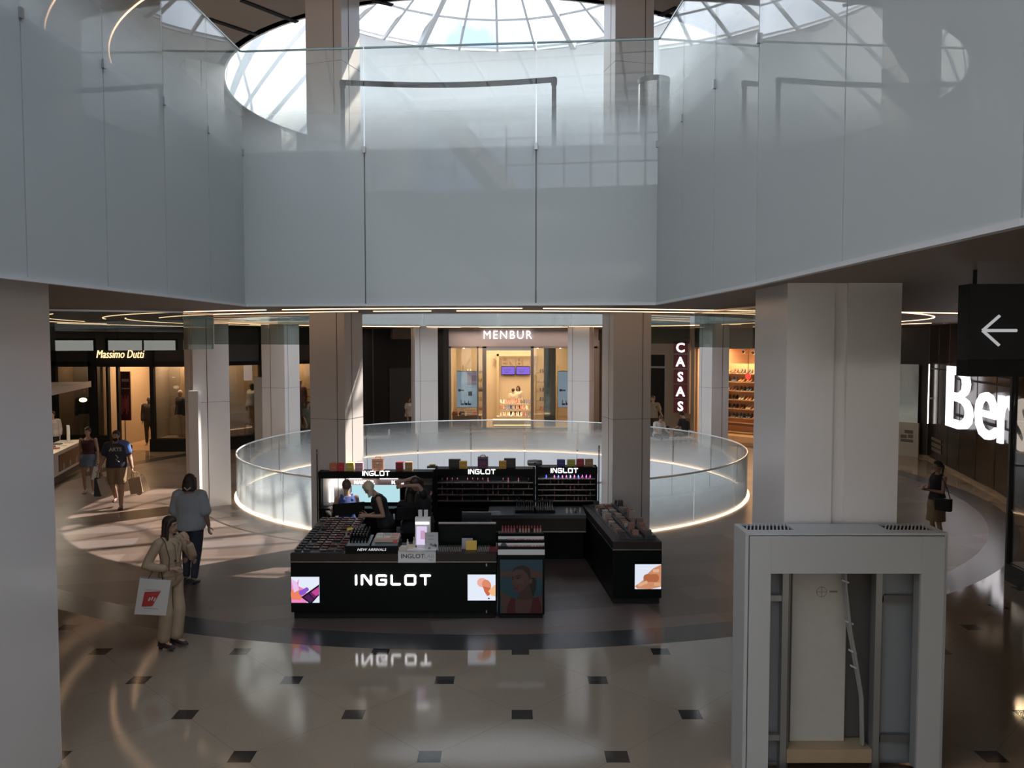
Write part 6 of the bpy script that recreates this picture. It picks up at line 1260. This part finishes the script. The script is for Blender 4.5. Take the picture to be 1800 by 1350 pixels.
# belt barriers on the upper floor
def stanchion(px, py, Y, label):
    p = aty(px, py, Y); t = thing('belt_post', label, 'barrier post', (p.x, Y, Z1T), 0, None); h = p.z-Z1T
    MB().lathe([(0, 0), (.16, 0), (.16, .015), (.04, .03), (0, .03)], n=24).build('base_plate', M_blackm, t); MB().lathe([(.030, .02), (.030, h-.09), (0, h-.09)], n=14).build('post', M_dark, t); MB().lathe([(.038, h-.10), (.042, h-.02), (.03, h), (0, h)], n=14).build('post_head', M_blackm, t); return p, h
M_belt = mat('belt_grey', (.02, .024, .024), .8)
pa, ha = stanchion(602, 141, 11.15, 'black belt barrier post behind the glass by the brown column'); pb, hb = stanchion(974, 136, 11.0, 'black belt barrier post behind the glass near the steel drum')
def belt(a, b, label):
    t = thing('barrier_belt', label, 'barrier belt', (0, 0, 0)); n = 12; rs = []
    for k in range(n+1): q_ = a.lerp(b, k/n)-V(0, 0, .03+.05*math.sin(PI*k/n)); rs.append([q_+V(0, -.002, -.036), q_+V(0, .002, -.036), q_+V(0, .002, .036), q_+V(0, -.002, .036)])
    MB().rings(rs).build('belt_band', M_belt, t)
belt(pa, pb, 'dark belt stretched between the two barrier posts facing the camera')
# round steel drum on the upper floor
p0_, p1_ = aty(1122, 140, 11.3), aty(1177, 140, 11.3); t = thing('steel_bin', 'round brushed steel bin with a dark rim on the upper floor', 'bin', ((p0_.x+p1_.x)/2, 11.3, Z1T)); r = (p1_.x-p0_.x)/2; h = p0_.z-Z1T
MB().lathe([(0, 0), (r, 0), (r, h-.06), (0, h-.06)], n=40).build('bin_body', mat('bin_steel', (.42, .40, .39), .15, metal=1), t, smooth=True); MB().lathe([(r*1.02, h-.07), (r*1.02, h), (r*.8, h+.01), (r*.8, h-.07)], n=40).build('bin_rim', cm((.06, .05, .04), .3), t, smooth=True)
# white pylons beside the columns
def pylon(pa_, pb_, ptop, Y, label, rz=0.):
    a_, b_ = aty(pa_, ptop, Y), aty(pb_, ptop, Y); t = thing('info_pylon', label, 'pylon', ((a_.x+b_.x)/2, Y, 0), rz); w_ = (b_.x-a_.x)/2; MB().bb(-w_, w_, -.08, .08, 0, a_.z).build('pylon_body', mat('pylon_white', (.66, .65, .64), .3), t, bevel=.006); MB().bb(-w_-.01, w_+.01, -.09, .09, 0, .03).build('pylon_foot', M_steel, t)
pylon(333, 350, 687, 18.75, 'slim white pylon standing against the pale column by the menswear shop'); pylon(447, 465, 663, 28.6, 'slim white pylon beyond the round balustrade', R(-25))
# white benches beyond the opening
def bench(px, py, Y, rz, label, L=1.5):
    p = aty(px, py, Y); t = thing('bench', label, 'bench', (p.x, Y, 0), rz); M_ = cm((.62, .62, .60), .35)
    MB().bb(-L/2, L/2, -.25, .25, .40, .46).build('seat', M_, t, bevel=.01)
    for s in (-1, 1):
        for y in (-.2, .2): MB().bb(s*L/2-.04*s-.02, s*L/2-.04*s+.02, y-.02, y+.02, 0, .40).build('leg', M_, t)
    MB().tube([(L/2-.03, -.2, .46), (L/2-.03, -.2, .68), (L/2-.03, .2, .68), (L/2-.03, .2, .46)], .025, 8).build('armrest', M_, t)
bench(648, 776, 29.4, R(5), 'white bench with a tubular armrest beyond the opening by the black wall'); bench(1172, 776, 29.0, R(12), 'white bench with the people sitting on it by the shoe shop', 1.9)
# white cosmetics stand with its lamp roof
sA, sB = (-12.35, 22.2), (-13.15, 25.3); FSd = Facade(sA, sB); L = (FSd.B-FSd.A).length
sA2 = FSd.A; t = FSd.thing('cosmetics_stand', 'white cosmetics stand with a photo of people on its side', 'stand')
FSd.M = Matrix.Translation(FSd.A) @ Matrix.Rotation(FSd.rz, 4, 'Z')
MB().bb(-1.6, L, .0, .55, .18, .80).build('counter_body', M_kwhite, t); MB().bb(-1.6, L, .05, .5, 0, .18).build('plinth', cm((.07, .07, .075)), t); MB().bb(-1.65, L+.04, -.04, .65, .80, .84).build('worktop', mat('lit_top', (.75, .66, .55), .3), t)
a = MB(); x0_, z0_ = FSd.q(104, 825, -.01); x1_, z1_ = FSd.q(141, 790, -.01); MB().bb(x0_, x1_, -.012, 0, .26, .72).build('photo_panel', cm((.05, .025, .022), .3), t)
for k in range(3): x = x0_+(x1_-x0_)*(.2+.3*k); MB().lathe([(0, 0), (.10, 0), (.10, .002), (0, .002)], n=12, M=Matrix.Translation((x, -.013, .36)) @ Matrix.Rotation(PI/2, 4, 'X')).build('printed_figure', cm((.38, .34, .32)), t); MB().lathe([(0, 0), (.05, 0), (.05, .002), (0, .002)], n=12, M=Matrix.Translation((x, -.015, .50)) @ Matrix.Rotation(PI/2, 4, 'X')).build('printed_face', cm((.3, .19, .14)), t)
MB().bb(-1.6, L+.3, -.15, 2.2, 2.46, 2.60).build('roof_canopy', cm((.50, .47, .44), .5), t); MB().bb(-1.6, L+.34, -.18, -.15, 2.44, 2.62).build('roof_edge', cm((.60, .57, .54), .4), t)
for x, y in ((L+.1, 1.9), (-1.4, 1.9)): MB().bb(x-.04, x+.04, y-.04, y+.04, 0, 2.46).build('roof_post', cm((.4, .38, .36)), t)
MB().bb(-1.5, L, .2, .26, 2.42, 2.46).build('light_strip', emis('stand_led', (1, .85, .65), 6), t); area('stand_lamp', FSd.M @ V(L/2-.8, .3, 2.4), (0, 0, FSd.rz), L+1, .2, 40, (1, .84, .66))
for k in range(12): x = -1.2+k*.36; o = MB().bb(-.10, .10, -.08, .08, 0, random.choice((.02, .04, .06))).build('compact', cm(random.choice([(.7, .65, .6), (.3, .12, .1), (.5, .4, .35), (.1, .1, .1)]), .3), loc=tuple(FSd.M @ V(x, .22+(k % 2)*.2, .84))); tag(o, 'small carton on the brightly lit white cosmetics stand', 'carton', 'cartons on the white cosmetics stand')
xx, zz = FSd.q(121, 755, .35); o = thing('display_card', 'upright white card with a portrait on the lit cosmetics stand', 'card', tuple(FSd.M @ V(xx, .35, .84)), FSd.rz+.3); MB().bb(-.14, .14, -.02, .06, 0, .46).build('card_body', cm((.62, .6, .58)), o, bevel=.005); MB().bb(-.09, .09, -.024, -.02, .22, .43).build('printed_face', cm((.4, .22, .17)), o)
p = aty(146, 703, 25.4); o = thing('hanging_lamp', 'small warm globe lamp hanging under the stand canopy', 'lamp', tuple(p)); mb = MB(); ellipsoid(mb, V(0, 0, 0), V(.11, 0, 0), V(0, .11, 0), V(0, 0, .07)); mb.build('bulb', emis('globe', (1, .72, .40), 3), o, smooth=True); MB().tube([(0, 0, .06), (0, 0, 2.46-p.z)], .010, 6).build('stem', M_dark, o)
# slot diffusers in the upper ceiling
for px, py, px2, py2 in ((425, 0, 522, 38), (366, 32, 452, 61), (655, 0, 690, 8), (1122, 0, 1100, 9), (1160, 27, 1190, 12)):
    a_, b_ = atz(px, py, Z2B), atz(px2, py2, Z2B)
    if b_.y > 40 or a_.y > 40: continue
    d = b_-a_; mb = MB(); mb.box((0, 0, 0), (d.length, .12, .02)); o = mb.build('slot_vent', M_blackm); o.location = (a_+b_)/2-V(0, 0, .011); o.rotation_euler = (0, 0, math.atan2(d.y, d.x)); tag(o, 'long black slot vent in the brown upper ceiling', 'vent', 'slot vents in the upper ceiling')
# white sign of the salad bar on the gallery behind, seen reversed in the glass
o = thing('shop_sign', 'white SALAD BOX letters on the gallery front behind the camera', 'sign', (-3.4, BY0+.3, 9.2), PI); text('SALAD BOX', .55, emis('salad', (1, 1, 1), 1.2), 'letter', o, (0, -.02, 0), ext=.02, space=1.2)
